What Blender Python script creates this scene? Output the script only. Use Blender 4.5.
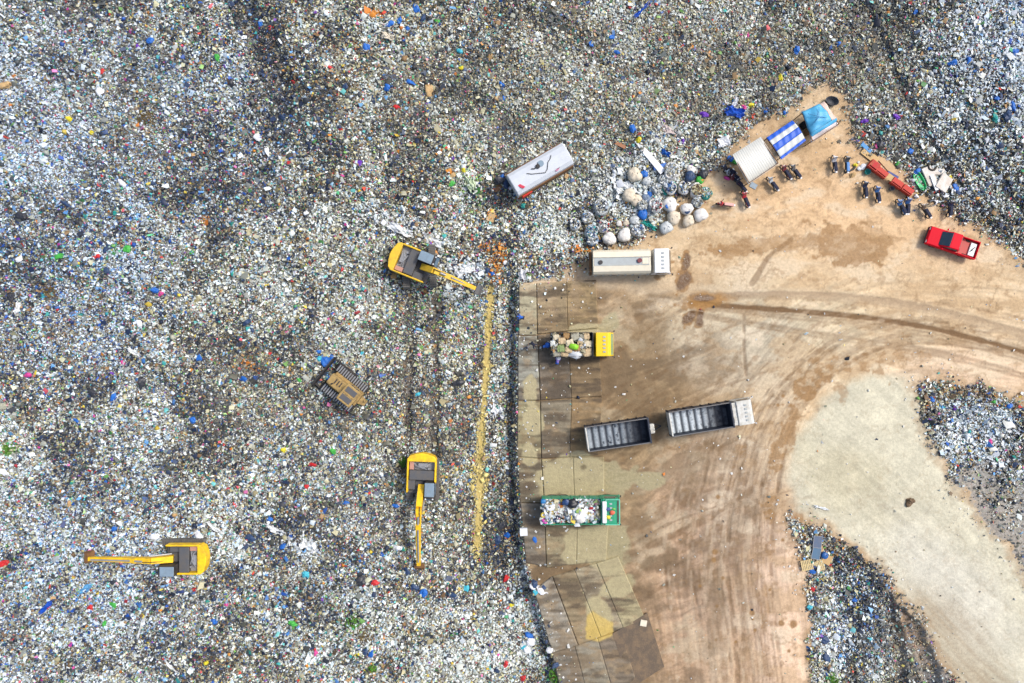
import bpy, bmesh, math, random
import numpy as np
from mathutils import Vector, Matrix, Euler

# ------------------------------------------------------------ scene basics
C = bpy.context.scene
for o in list(bpy.data.objects):
    bpy.data.objects.remove(o)
COL = C.collection
R = math.radians
random.seed(7)
rng = np.random.default_rng(11)
H = 70.0          # drone height
M = 0.1           # metres per photo pixel on the ground

cam_d = bpy.data.cameras.new('camera')
cam = bpy.data.objects.new('camera', cam_d)
COL.objects.link(cam)
cam.location = (0, 0, H)
cam.rotation_euler = (0, 0, 0)
cam_d.sensor_width = 36.0
cam_d.lens = 36.0 * H / 102.4
cam_d.clip_end = 3000
C.camera = cam

SUN_EL, SUN_AZ = 52, 28      # azimuth counted anticlockwise from +x (image right)
w = bpy.data.worlds.new('World')
C.world = w
w.use_nodes = True
nt = w.node_tree
bg = nt.nodes['Background']
sky = nt.nodes.new('ShaderNodeTexSky')
sky.sky_type = 'NISHITA'
sky.sun_disc = False
sky.sun_elevation = R(SUN_EL)
sky.sun_rotation = R(90 - SUN_AZ)
sky.dust_density = 4.0
sky.air_density = 1.0
sky.ozone_density = 1.0
nt.links.new(sky.outputs[0], bg.inputs[0])
bg.inputs[1].default_value = 0.10
sd = bpy.data.lights.new('sun', 'SUN')
sd.energy = 1.35
sd.angle = R(12)
sd.color = (1.0, 0.97, 0.94)
so = bpy.data.objects.new('sun', sd)
COL.objects.link(so)
dirv = Vector((math.cos(R(SUN_AZ)) * math.cos(R(SUN_EL)), math.sin(R(SUN_AZ)) * math.cos(R(SUN_EL)), math.sin(R(SUN_EL))))
so.rotation_euler = dirv.to_track_quat('Z', 'Y').to_euler()
C.view_settings.view_transform = 'Standard'
C.view_settings.look = 'None'
C.view_settings.gamma = 1
C.view_settings.use_curve_mapping = False
C.view_settings.exposure = 1.06
try:
    C.cycles.max_bounces = 5
    C.cycles.diffuse_bounces = 3
except Exception:
    pass

# ------------------------------------------------------------ helpers
ALB = 0.74
def s2l(c):
    c = c / 255.0
    return c / 12.92 if c <= 0.04045 else ((c + 0.055) / 1.055) ** 2.4
def A(r, g, b, k=ALB):
    return (s2l(r) * k, s2l(g) * k, s2l(b) * k)
def tag(o, label=None, cat=None, group=None, kind=None):
    if label: o['label'] = label
    if cat: o['category'] = cat
    if group: o['group'] = group
    if kind: o['kind'] = kind
    return o
def thing(name, label, cat, loc, rz=0.0, group=None):
    o = bpy.data.objects.new(name, None)
    COL.objects.link(o)
    o.empty_display_size = 0.3
    o.location = loc
    o.rotation_euler = (0, 0, rz)
    return tag(o, label, cat, group)
def copy_tree(src, kids, parent=None):
    c = src.copy()
    COL.objects.link(c)
    c.parent = parent
    for k in kids.get(src, []):
        copy_tree(k, kids, c)
    return c
def kidmap():
    d = {}
    for o in bpy.data.objects:
        if o.parent: d.setdefault(o.parent, []).append(o)
    return d

def mat(name, col, rough=0.6, metal=0.0, dirt=0.25, dcol=(0.16, 0.12, 0.085), scale=1.6, bump=0.0, spec=0.4):
    m = bpy.data.materials.new(name)
    m.use_nodes = True
    n, l = m.node_tree.nodes, m.node_tree.links
    b = n['Principled BSDF']
    b.inputs['Roughness'].default_value = rough
    b.inputs['Metallic'].default_value = metal
    b.inputs['Specular IOR Level'].default_value = spec
    tc = n.new('ShaderNodeTexCoord')
    nz = n.new('ShaderNodeTexNoise'); nz.inputs['Scale'].default_value = scale
    nz.inputs['Detail'].default_value = 7; nz.inputs['Roughness'].default_value = 0.7
    l.new(tc.outputs['Object'], nz.inputs['Vector'])
    rp = n.new('ShaderNodeValToRGB')
    rp.color_ramp.elements[0].position = 0.42; rp.color_ramp.elements[1].position = 0.72
    rp.color_ramp.elements[1].color = (dirt, dirt, dirt, 1); rp.color_ramp.elements[0].color = (0, 0, 0, 1)
    l.new(nz.outputs['Fac'], rp.inputs['Fac'])
    mx = n.new('ShaderNodeMix'); mx.data_type = 'RGBA'
    mx.inputs['A'].default_value = (*col, 1); mx.inputs['B'].default_value = (*dcol, 1)
    l.new(rp.outputs['Color'], mx.inputs['Factor'])
    l.new(mx.outputs['Result'], b.inputs['Base Color'])
    if bump:
        bp = n.new('ShaderNodeBump'); bp.inputs['Strength'].default_value = bump; bp.inputs['Distance'].default_value = 0.05
        n2 = n.new('ShaderNodeTexNoise'); n2.inputs['Scale'].default_value = 9; n2.inputs['Detail'].default_value = 4
        l.new(tc.outputs['Object'], n2.inputs['Vector'])
        l.new(n2.outputs['Fac'], bp.inputs['Height']); l.new(bp.outputs['Normal'], b.inputs['Normal'])
    return m

class MB:
    """collects shapes into one mesh"""
    def __init__(s):
        s.bm = bmesh.new()
    def _place(s, vs, loc, rot, bevel, seg=1):
        if rot: 
            bmesh.ops.rotate(s.bm, verts=vs, cent=(0, 0, 0), matrix=Euler(rot).to_matrix())
        bmesh.ops.translate(s.bm, verts=vs, vec=loc)
    def box(s, loc, size, rot=None, bevel=0.0, seg=1):
        t = bmesh.new()
        bmesh.ops.create_cube(t, size=1)
        bmesh.ops.scale(t, verts=t.verts, vec=size)
        if bevel:
            bmesh.ops.bevel(t, geom=t.edges[:], offset=bevel, segments=seg, affect='EDGES', profile=0.6)
        s.merge(t, loc, rot); return s
    def merge(s, t, loc=(0, 0, 0), rot=None):
        mtx = Matrix.Translation(loc) @ (Euler(rot).to_matrix().to_4x4() if rot else Matrix.Identity(4))
        bmesh.ops.transform(t, matrix=mtx, verts=t.verts)
        me = bpy.data.meshes.new('t'); t.to_mesh(me); t.free()
        s.bm.from_mesh(me); bpy.data.meshes.remove(me)
    def prism_y(s, prof, y0, y1, bevel=0.0, loc=(0, 0, 0), rot=None):
        t = bmesh.new()
        a = [t.verts.new((x, y0, z)) for x, z in prof]
        b = [t.verts.new((x, y1, z)) for x, z in prof]
        n = len(prof)
        t.faces.new(a); t.faces.new(b[::-1])
        for i in range(n):
            t.faces.new((a[i], b[i], b[(i + 1) % n], a[(i + 1) % n]))
        bmesh.ops.recalc_face_normals(t, faces=t.faces)
        if bevel:
            bmesh.ops.bevel(t, geom=t.edges[:], offset=bevel, segments=2, affect='EDGES', profile=0.6)
        s.merge(t, loc, rot); return s
    def prism_z(s, prof, z0, z1, bevel=0.0, loc=(0, 0, 0), rot=None):
        t = bmesh.new()
        a = [t.verts.new((x, y, z0)) for x, y in prof]
        b = [t.verts.new((x, y, z1)) for x, y in prof]
        n = len(prof)
        t.faces.new(a); t.faces.new(b[::-1])
        for i in range(n):
            t.faces.new((a[i], b[i], b[(i + 1) % n], a[(i + 1) % n]))
        bmesh.ops.recalc_face_normals(t, faces=t.faces)
        if bevel:
            bmesh.ops.bevel(t, geom=t.edges[:], offset=bevel, segments=2, affect='EDGES', profile=0.6)
        s.merge(t, loc, rot); return s
    def loft(s, rings, cap=True):
        rs = [[s.bm.verts.new(p) for p in r] for r in rings]
        n = len(rs[0]); fs = []
        for i in range(len(rs) - 1):
            for j in range(n):
                fs.append(s.bm.faces.new((rs[i][j], rs[i][(j + 1) % n], rs[i + 1][(j + 1) % n], rs[i + 1][j])))
        if cap:
            fs.append(s.bm.faces.new(rs[0][::-1])); fs.append(s.bm.faces.new(rs[-1]))
        bmesh.ops.recalc_face_normals(s.bm, faces=fs)
        return s
    def tube(s, pts, r, seg=8):
        pts = [Vector(p) for p in pts]
        rr = r if isinstance(r, (list, tuple)) else [r] * len(pts)
        rings = []
        for i, p in enumerate(pts):
            d = (pts[min(i + 1, len(pts) - 1)] - pts[max(i - 1, 0)]).normalized()
            q = d.to_track_quat('Z', 'Y')
            rings.append([p + q @ Vector((math.cos(a) * rr[i], math.sin(a) * rr[i], 0)) for a in [2 * math.pi * k / seg for k in range(seg)]])
        return s.loft(rings)
    def beam(s, p0, p1, w0, h0, w1=None, h1=None):
        """rectangular tapered beam, w is across (y-ish), h is up"""
        w1 = w1 or w0; h1 = h1 or h0
        p0, p1 = Vector(p0), Vector(p1)
        d = (p1 - p0).normalized()
        side = Vector((0, 0, 1)).cross(d)
        side = side.normalized() if side.length > 1e-4 else Vector((0, 1, 0))
        up = d.cross(side).normalized()
        rings = []
        for p, ww, hh in ((p0, w0, h0), (p1, w1, h1)):
            rings.append([p + side * (ww / 2 * a) + up * (hh / 2 * b) for a, b in ((-1, -1), (1, -1), (1, 1), (-1, 1))])
        return s.loft(rings)
    def blob(s, c, rad, wob=0.18, sub=2, seed=0, flat=0.0, sq=1.0):
        t = bmesh.new()
        bmesh.ops.create_icosphere(t, subdivisions=sub, radius=1)
        r = random.Random(seed)
        f = [(Vector((r.uniform(-1, 1), r.uniform(-1, 1), r.uniform(-1, 1))).normalized(), r.uniform(2, 6), r.uniform(0, 6)) for _ in range(5)]
        for v in t.verts:
            d = v.co.copy()
            k = 1 + wob * sum(math.sin(d.dot(a) * b + p) for a, b, p in f) / 2.5 + r.uniform(-wob, wob) * 0.35
            if sq != 1.0:
                d = Vector([math.copysign(abs(q) ** sq, q) for q in d])
            v.co = Vector((d.x * k * rad[0], d.y * k * rad[1], max(d.z, -1 + flat) * k * rad[2]))
        s.merge(t, c); return s
    def build(s, name, m, parent=None, smooth=False):
        me = bpy.data.meshes.new(name)
        s.bm.to_mesh(me); s.bm.free()
        if smooth:
            me.polygons.foreach_set('use_smooth', [True] * len(me.polygons))
        for x in (m if isinstance(m, (list, tuple)) else [m]):
            me.materials.append(x)
        o = bpy.data.objects.new(name, me)
        COL.objects.link(o)
        o.parent = parent
        return o

def grid_mesh(name, V, F, m, cols=None, extra=None, smooth=False):
    me = bpy.data.meshes.new(name)
    V = np.asarray(V, np.float32); F = np.asarray(F, np.int32)
    me.vertices.add(len(V)); me.vertices.foreach_set('co', V.ravel())
    k = F.shape[1]
    me.loops.add(F.size); me.loops.foreach_set('vertex_index', F.ravel())
    me.polygons.add(len(F))
    me.polygons.foreach_set('loop_start', np.arange(0, F.size, k, dtype=np.int32))
    me.polygons.foreach_set('loop_total', np.full(len(F), k, np.int32))
    if smooth: me.polygons.foreach_set('use_smooth', np.ones(len(F), bool))
    me.update(calc_edges=True)
    if cols is not None:
        dom = 'FACE' if len(cols) == len(F) else 'POINT'
        a = me.attributes.new('paint', 'FLOAT_COLOR', dom)
        c4 = np.ones((len(cols), 4), np.float32); c4[:, :3] = cols
        a.data.foreach_set('color', c4.ravel())
    if extra is not None:
        for nm, arr in extra.items():
            a = me.attributes.new(nm, 'FLOAT', 'POINT'); a.data.foreach_set('value', np.asarray(arr, np.float32).ravel())
    me.materials.append(m)
    o = bpy.data.objects.new(name, me); COL.objects.link(o)
    return o

# ------------------------------------------------------------ the ground plan (metres*10)
X0, X1, Y0, Y1 = -80, 1104, -80, 763
W_, H_ = X1 - X0, Y1 - Y0
gx, gy = np.meshgrid(np.arange(X0, X1, dtype=np.float32), np.arange(Y0, Y1, dtype=np.float32))
_tabs = {}
def noise(u, v, seed=0):
    if seed not in _tabs: _tabs[seed] = np.random.default_rng(1000 + seed).random((256, 256)).astype(np.float32)
    T = _tabs[seed]
    iu = np.floor(u).astype(np.int32); iv = np.floor(v).astype(np.int32)
    fu = u - iu; fv = v - iv; iu &= 255; iv &= 255; ju = (iu + 1) & 255; jv = (iv + 1) & 255
    fu = fu * fu * (3 - 2 * fu); fv = fv * fv * (3 - 2 * fv)
    T = T.ravel(); iv = iv << 8; jv = jv << 8
    a = T[iv + iu]; b = T[iv + ju]; c = T[jv + iu]; d = T[jv + ju]
    return (a * (1 - fu) + b * fu) * (1 - fv) + (c * (1 - fu) + d * fu) * fv
def fbm(u, v, seed=0, o=4, g=0.5):
    t = 0; s = 0; a = 1
    for i in range(o):
        t = t + a * noise(u * 2 ** i + 7.3 * i, v * 2 ** i + 3.1 * i, seed + i); s += a; a *= g
    return t / s
def sdist(poly, x, y):
    """signed distance, positive inside"""
    P = np.array(poly, float); n = len(P)
    d = np.full(x.shape, 1e9); ins = np.zeros(x.shape, bool)
    for i in range(n):
        a, b = P[i], P[(i + 1) % n]
        e = b - a
        wx, wy = x - a[0], y - a[1]
        t = np.clip((wx * e[0] + wy * e[1]) / (e @ e), 0, 1)
        d = np.minimum(d, (wx - e[0] * t) ** 2 + (wy - e[1] * t) ** 2)
        if a[1] != b[1]:
            c = ((a[1] > y) != (b[1] > y)) & (x < (b[0] - a[0]) * (y - a[1]) / (b[1] - a[1]) + a[0])
            ins ^= c
    d = np.sqrt(d)
    return np.where(ins, d, -d)
def ldist(pts, x, y):
    d = np.full(x.shape, 1e9)
    for a, b in zip(pts[:-1], pts[1:]):
        a = np.array(a, float); b = np.array(b, float); e = b - a
        wx, wy = x - a[0], y - a[1]
        t = np.clip((wx * e[0] + wy * e[1]) / (e @ e), 0, 1)
        d = np.minimum(d, (wx - e[0] * t) ** 2 + (wy - e[1] * t) ** 2)
    return np.sqrt(d)
def sstep(a, b, x):
    t = np.clip((x - a) / (b - a), 0, 1); return t * t * (3 - 2 * t)
def spline(pts, n=8):
    P = [np.array(p, float) for p in pts]
    P = [2 * P[0] - P[1]] + P + [2 * P[-1] - P[-2]]
    out = []
    for i in range(1, len(P) - 2):
        for k in range(n):
            t = k / n
            out.append(0.5 * ((2 * P[i]) + (-P[i - 1] + P[i + 1]) * t + (2 * P[i - 1] - 5 * P[i] + 4 * P[i + 1] - P[i + 2]) * t * t + (-P[i - 1] + 3 * P[i] - 3 * P[i + 1] + P[i + 2]) * t ** 3))
    out.append(P[-2]); return out
def stroke(cv, pts, width, alpha, soft=None, n=8, smooth=True, wob=0.0, seed=0, brk=0.0):
    """soft line laid into canvas cv (max-combined)"""
    pts = spline(pts, n) if smooth and len(pts) > 2 else [np.array(p, float) for p in pts]
    soft = soft or width
    m = width + soft + 2 + wob
    for a, b in zip(pts[:-1], pts[1:]):
        x0 = int(max(min(a[0], b[0]) - m - X0, 0)); x1 = int(min(max(a[0], b[0]) + m - X0 + 1, W_))
        y0 = int(max(min(a[1], b[1]) - m - Y0, 0)); y1 = int(min(max(a[1], b[1]) + m - Y0 + 1, H_))
        if x1 <= x0 or y1 <= y0: continue
        sx, sy = gx[y0:y1, x0:x1], gy[y0:y1, x0:x1]
        e = b - a; L = max(e @ e, 1e-6)
        t = np.clip(((sx - a[0]) * e[0] + (sy - a[1]) * e[1]) / L, 0, 1)
        d = np.hypot(sx - a[0] - e[0] * t, sy - a[1] - e[1] * t)
        if wob: d = d + (noise(sx / 9, sy / 9, seed) - 0.5) * 2 * wob
        val = alpha * (1 - sstep(width * 0.5, width * 0.5 + soft, d))
        if brk: val = val * np.clip((noise(sx / 7, sy / 7, seed + 3) - brk) * 3, 0, 1)
        cv[y0:y1, x0:x1] = np.maximum(cv[y0:y1, x0:x1], val)
def blobm(x, y, rx, ry=None, ang=0, edge=0.5, wob=0.35, cell=None, seed=5):
    """ragged soft patch mask"""
    ry = ry or rx
    c, s = math.cos(R(ang)), math.sin(R(ang))
    out = np.zeros(gx.shape)
    m = max(rx, ry) * (1 + edge * 0.6 + wob * 1.1) + 2
    x0 = int(max(x - m - X0, 0)); x1 = int(min(x + m - X0 + 1, W_)); y0 = int(max(y - m - Y0, 0)); y1 = int(min(y + m - Y0 + 1, H_))
    if x1 <= x0 or y1 <= y0: return out
    GX, GY = gx[y0:y1, x0:x1], gy[y0:y1, x0:x1]
    u = (GX - x) * c + (GY - y) * s; v = -(GX - x) * s + (GY - y) * c
    d = np.hypot(u / rx, v / ry)
    cell = cell or max(4, min(rx, ry) * 0.6)
    d = d + (fbm(GX / cell, GY / cell, seed, 4) - 0.5) * 2 * wob
    out[y0:y1, x0:x1] = 1 - sstep(1 - edge, 1 + edge * 0.6, d)
    return out

# dirt area: tipping pad, the road to the right, and the pale hard-packed ramp
DIRT = [(519, 284), (536, 280), (560, 276), (582, 268), (592, 250), (612, 243), (640, 236), (655, 222), (676, 200), (696, 182), (706, 170), (722, 158), (730, 140),
        (748, 128), (772, 117), (792, 103), (806, 88), (828, 80), (846, 92), (846, 112), (852, 138), (868, 150), (888, 158), (902, 172),
        (920, 192), (942, 204), (962, 218), (984, 230), (1004, 244), (1024, 262), (1120, 300), (1120, 440), (1050, 412), (1024, 402), (1000, 394), (962, 385),
        (932, 382), (918, 388), (922, 410), (934, 440), (948, 465), (960, 488), (980, 512), (1002, 540), (1024, 566), (1120, 660), (1120, 780),
        (985, 780), (952, 683), (932, 642), (906, 605), (884, 575), (858, 550), (826, 530), (790, 516), (800, 545), (808, 590), (812, 640), (816, 683), (818, 780),
        (590, 780), (562, 683), (548, 640), (536, 594), (525, 560), (520, 500), (517, 450), (518, 400), (518, 330)]
sd_dirt = sdist(DIRT, gx, gy)
edge_n = (fbm(gx / 14, gy / 14, 20, 4) - 0.5) * 22 + (noise(gx / 3, gy / 3, 25) - 0.5) * 6
near_pad = sstep(540, 560, gx) + sstep(80, 60, np.abs(gy - 420) - 120) * 0     # keep the pad edge crisp
padw = np.clip(sstep(545, 575, gx + np.where(gy > 560, -(gy - 560) * 0.3, 0)), 0, 1)
dirt_sd = sd_dirt + edge_n * padw
dirt = sstep(-2.5, 2.5, dirt_sd)

# ---- heights (m)
trash = 1 - dirt
dd = np.clip(-sd_dirt, 0, None)
leftf = (gx < 565) & (gy > 270)
hgt = np.zeros_like(gx)
left_w = sstep(600, 520, gx) * sstep(255, 300, gy)
big = (fbm(gx / 120, gy / 120, 30, 4) - 0.5)
mid = (fbm(gx / 28, gy / 28, 36, 3) - 0.5)
drop = -1.35 * sstep(0, 7, dd) * (1 - sstep(25, 150, dd)) 
up = 1.3 * sstep(0, 140, dd)
rightlow = sstep(760, 790, gx) * sstep(375, 385, gy)
und = (big * 3.2 * sstep(10, 90, dd) + mid * 0.9 * sstep(2, 25, dd)) * (1 - .55 * sstep(850, 920, gx))
hgt = left_w * drop + (1 - left_w) * (1 - rightlow) * up + (1 - rightlow) * und + rightlow * (-1.1 * sstep(0, 45, dd) + mid * 0.7 * sstep(2, 20, dd))
# bulldozed ruts
rut = np.zeros_like(gx)
for p in ([(411, 290), (410, 350), (408, 410), (404, 470)], [(436, 285), (436, 340), (434, 400), (432, 462)]):
    stroke(rut, p, 5, 1.0, 5, wob=3)
hgt -= 0.30 * rut
# the mound ridges and gullies
gul = np.zeros_like(gx)
for p, wd, a in (([(232, -10), (262, 40), (282, 95), (262, 150), (268, 210)], 14, .9), ([(70, -20), (90, 6), (104, 20)], 10, .8),
             ([(838, -40), (880, 40), (910, 110), (960, 190), (1010, 245), (1060, 290)], 4, .5), ([(860, -40), (906, 40), (960, 130), (1024, 215), (1070, 260)], 3, .4),
             ([(560, 60), (640, 80), (760, 95)], 10, .4), ([(140, 90), (165, 150), (185, 240), (150, 330)], 14, .5), ([(0, 340), (60, 370), (150, 380)], 12, .5),
             ([(905, 612), (925, 650), (940, 700)], 5, .8), ([(890, 600), (902, 650), (912, 710)], 5, .7)):
    stroke(gul, p, wd, a, wd * 1.3, wob=wd * .35, seed=int(wd))
hgt -= 0.55 * gul * trash
hgt += dirt * (fbm(gx / 90, gy / 90, 50, 3) - 0.5) * 0.25

# ---- colour of the dirt
def mixc(c, t, f): 
    f = f[..., None]; return c * (1 - f) + np.array(t) * f
ONE = np.ones(gx.shape + (3,))
col = ONE * np.array(A(216, 190, 152))
# regional tones
col = mixc(col, A(226, 190, 146), blobm(850, 195, 170, 70, 12, 0.7, 0.2, 40, 60) * 0.85)
col = mixc(col, A(232, 202, 172), blobm(960, 370, 120, 24, 8, 0.7, 0.2, 40, 61) * 0.6)
pad = sstep(760, 640, gx + (gy - 400) * -0.15 + (fbm(gx / 60, gy / 60, 62) - .5) * 120) * sstep(278, 330, gy + (fbm(gx / 40, gy / 40, 63) - .5) * 50)
col = mixc(col, A(160, 134, 97), pad * 0.94)
col = mixc(col, A(190, 156, 122), blobm(715, 590, 95, 150, 0, 0.6, 0.3, 40, 64) * 0.9)
col = mixc(col, A(228, 196, 164), blobm(785, 640, 34, 150, -2, 0.4, 0.3, 20, 65) * 0.95)
col = mixc(col, A(206, 192, 160), blobm(800, 330, 130, 42, 6, 0.7, 0.3, 40, 66) * 0.7)
PALE = [(872, 368), (905, 378), (925, 400), (940, 450), (965, 492), (1002, 540), (1030, 566), (1120, 640), (1120, 780), (990, 780), (952, 683), (905, 605), (858, 548), (826, 528), (792, 514), (784, 480), (792, 440), (820, 402), (850, 380)]
pale_sd = sdist(PALE, gx, gy) + (fbm(gx / 18, gy / 18, 67) - .5) * 16
pale = sstep(-6, 9, pale_sd)
col = mixc(col, A(212, 206, 180), pale)
col = mixc(col, A(216, 212, 196), pale * blobm(950, 590, 110, 40, 48, .8, .3, 30, 68) * .7)
col = mixc(col, A(200, 190, 156), pale * blobm(850, 480, 60, 30, 35, .8, .4, 20, 69) * .6)

col = mixc(col, A(196, 184, 158), blobm(760, 350, 90, 46, 4, .8, .4, 30, 141) * .6)
col = mixc(col, A(150, 132, 112), blobm(730, 520, 60, 130, 8, .8, .5, 30, 142) * .45)
# flowing streaks left by the wheels: across-flow coordinate is the distance to the road's inner curve
curve = spline([(1180, 385), (1024, 352), (940, 346), (880, 352), (835, 378), (800, 425), (782, 480), (780, 560), (790, 640), (800, 800)], 6)
dv = ldist(curve, gx, gy)
ang = np.arctan2(gy - 540, gx - 930)
st = noise(dv / 2.6, ang * 5, 70) * .5 + noise(dv / 6, ang * 4, 71) * .5
st2 = noise(dv / 1.3, ang * 12, 72)
flow = dirt * (1 - pale) * sstep(640, 720, gx + (gy - 470) * .3) * sstep(262, 300, gy)
col = col * (1 + (flow * ((st - .5) * .55 + (st2 - .5) * .30))[..., None])
# crossed scrapes on the pad, running up to the right
ca, sa = math.cos(R(-27)), math.sin(R(-27))
uu = gx * ca + gy * sa + fbm(gx / 60, gy / 60, 73) * 30; vv = -gx * sa + gy * ca + fbm(gx / 50, gy / 50, 74) * 34
sp = noise(uu / 60, vv / 3.2, 75) * .6 + noise(uu / 35, vv / 1.6, 76) * .4
padf = dirt * (1 - pale) * sstep(760, 680, gx) * sstep(268, 300, gy)
col = col * (1 + (padf * (sp - .5) * .62 * (1 - .45 * sstep(690, 740, gx)))[..., None])
blot = fbm(gx / 38, gy / 26, 77, 5, .6)
col = mixc(col, A(104, 84, 60), padf * sstep(.50, .64, blot) * .6)
col = mixc(col, A(206, 190, 156), padf * sstep(.50, .38, blot + .06) * .4)
# pale ramp grader lines
c2, s2_ = math.cos(R(42)), math.sin(R(42))
pu = gx * c2 + gy * s2_; pv = -gx * s2_ + gy * c2 + (fbm(gx / 110, gy / 110, 78) - .5) * 22
col = col * (1 + (pale * ((noise(pu / 70, pv / 3, 79) - .5) * .12 + (noise(pu / 40, pv / 1.4, 80) - .5) * .12 + (fbm(gx / 10, gy / 10, 81) - .5) * .26 + (fbm(gx / 40, gy / 40, 145) - .5) * .2))[..., None])
col = col * (1 + (dirt * (fbm(gx / 7, gy / 7, 82, 4, .6) - .5) * .30)[..., None])
lite = fbm(gx / 34, gy / 16, 165, 5, .6)
col = mixc(col, A(228, 208, 176), dirt * (1 - pale) * (1 - pad) * sstep(.52, .66, lite) * .6)
col = mixc(col, A(190, 158, 116), dirt * (1 - pale) * (1 - pad) * sstep(.46, .34, lite) * .5)
spk = sstep(.62, .74, fbm(gx / 9, gy / 7, 143, 4, .65)) * dirt * (1 - pale * .8)
col = mixc(col, A(150, 116, 76), spk * .42)
crk = sstep(.030, .0, np.abs(fbm(gx / 26, gy / 26, 147, 5, .62) - .5)) * dirt * sstep(620, 700, gx + gy * .1) * (1 - pale * .6)
col = mixc(col, A(150, 122, 86), crk * .45)
# brown scree strip along the ramp's lower side
scree = np.clip(sstep(0, 60, gy - 560) * sstep(46, 6, np.abs(sdist([(905, 605), (952, 683), (985, 780), (1040, 780), (960, 650), (915, 600)], gx, gy))), 0, 1) * dirt
col = mixc(col, A(168, 150, 122), scree * (.35 + .5 * noise(pu / 40, pv / 2.6, 83)))

# wheel tracks
trk = np.zeros_like(gx)
for off, wd, a in ((0, 3.2, .8), (-20, 2.6, .62), (-17, 1.0, .5), (22, 1.6, .4), (26, 1.2, .35), (5, 1.6, .4), (-15, 1.4, .3), (9, 1.2, .35)):
    stroke(trk, [(690, 304 + off * .4), (768, 309 + off * .75), (850, 316 + off), (920, 326 + off), (980, 340 + off), (1024, 352 + off), (1110, 375 + off)], wd, a, 2.2, wob=.8, seed=3)
for k in range(26):
    o = random.uniform(-4, 80); a = random.uniform(.12, .42)
    pts = [(1110, 372 - o * .35), (1000, 352 - o * .5), (900, 344 - o * .55), (838, 372 - o * .8), (800 - o * .8, 415 - o * .3), (780 - o, 480), (772 - o * 1.05, 560), (778 - o, 640), (786 - o * 1.1, 700), (790 - o * 1.2, 780)]
    stroke(trk, pts, random.uniform(.6, 2.6), a * 1.25, random.uniform(.4, 1.4), wob=.8, seed=k, brk=random.uniform(.1, .45))
for k in range(22):
    x = random.uniform(600, 690); y = random.uniform(380, 600)
    stroke(trk, [(x, y), (x + 45, y - 26), (x + 92, y - 44), (x + 130, y - 56)], random.uniform(.8, 2.6), random.uniform(.15, .45), 1.5, wob=1, seed=k, brk=.25)
stroke(trk, [(648, 546), (690, 528), (726, 508), (760, 484)], 4, .55, 3, wob=1.5, brk=.1)
stroke(trk, [(640, 528), (680, 506), (716, 488)], 3, .4, 3, wob=1.5, brk=.15)
for k in range(30):
    x = random.uniform(560, 760); y = random.uniform(290, 400)
    stroke(trk, [(x, y), (x - 30, y + 14), (x - 62, y + 34)], random.uniform(.8, 2.2), random.uniform(.12, .4), 1.5, wob=1, seed=k, brk=.3)
stroke(trk, [(744, 316), (744, 345), (746, 375)], 2, .45, 1.5, brk=.2)
stroke(trk, [(790, 240), (768, 258), (752, 284)], 3, .5, 2, wob=1)
col = mixc(col, A(116, 86, 54), np.clip(trk * 1.15, 0, 1) * dirt)
hgt -= dirt * (.09 * trk + .05 * (st - .5) * flow - .05 * (sp - .5) * padf)
ltk = np.zeros_like(gx)
for k in range(26):
    o = random.uniform(10, 110); pts = [(900, 344 - o * .5), (838 - o * .3, 372 - o * .6), (800 - o * .9, 425), (776 - o, 490), (765 - o, 570), (770 - o, 640), (776 - o, 720)]
    stroke(ltk, pts, random.uniform(.8, 2.5), random.uniform(.12, .35), 1.5, wob=1, seed=k + 40, brk=.4)
stroke(ltk, [(690, 290), (770, 292), (880, 300), (1024, 330)], 5, .35, 6, wob=2)
stroke(ltk, [(560, 270), (600, 282), (660, 285), (680, 280)], 9, .4, 6, wob=2)
col = mixc(col, A(226, 204, 170), ltk * dirt)

# mud edge of the inner bend, wet stains and oily puddles
stain = np.zeros_like(gx)
for (x, y, rx, ry, a, al) in ((686, 262, 4, 9, 12, 1), (683, 282, 7, 9, 20, 1), (700, 303, 18, 5, -8, .9), (690, 318, 10, 5, -40, .9), (699, 318, 4, 9, 10, .8), (672, 262, 3, 1.5, 0, .8), (657, 277, 3, 3, 0, .7),
                          (795, 243, 46, 6, -4, .6), (846, 240, 40, 12, 8, .75), (848, 252, 34, 9, 4, .8), (872, 232, 14, 5, 5, .5), (735, 250, 26, 5, -3, .75), (780, 242, 30, 6, 0, .5),
                          (852, 362, 40, 7, -6, .6), (820, 376, 24, 7, -30, .75), (802, 396, 14, 8, -40, .8), (788, 430, 7, 18, 12, .7), (905, 356, 26, 4, 4, .5), (880, 372, 5, 12, -30, .6), (842, 392, 5, 9, -20, .5),
                          (774, 470, 6, 18, 5, .7), (770, 506, 8, 10, 0, .7), (772, 545, 4, 12, 0, .5), (765, 600, 4, 24, 0, .35), (797, 518, 5, 6, 0, .6),
                          (740, 452, 8, 5, 0, .5), (735, 470, 4, 4, 0, .4)):
    stain = np.maximum(stain, al * blobm(x, y, rx * 1.15, ry * 1.25, a, .16, .85, max(5, ry * .8), 90 + int(x) % 7))
vein = sstep(.36, .56, fbm(gx / 9, gy / 6, 160, 4, .65)); bend = blobm(820, 420, 130, 150, 0, .2, .1, 30, 161)
stain = stain * (1 - bend * (1 - vein) * .95) * (.7 + .3 * vein)
for (x, y, r) in ((715, 552, 3), (714, 560, 2.5), (723, 578, 2), (717, 606, 2), (781, 623, 3.2), (793, 624, 4), (789, 651, 2), (752, 613, 3), (755, 630, 2), (770, 512, 3), (783, 540, 2), (778, 405, 2), (783, 396, 2), (727, 402, 2),
                  (770, 590, 1.6), (736, 642, 1.6), (716, 640, 1.6), (718, 497, 2.6), (700, 586, 2)):
    stain = np.maximum(stain, blobm(x, y, r, r, 0, .3, .25, 4, 91) * .85)
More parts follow.
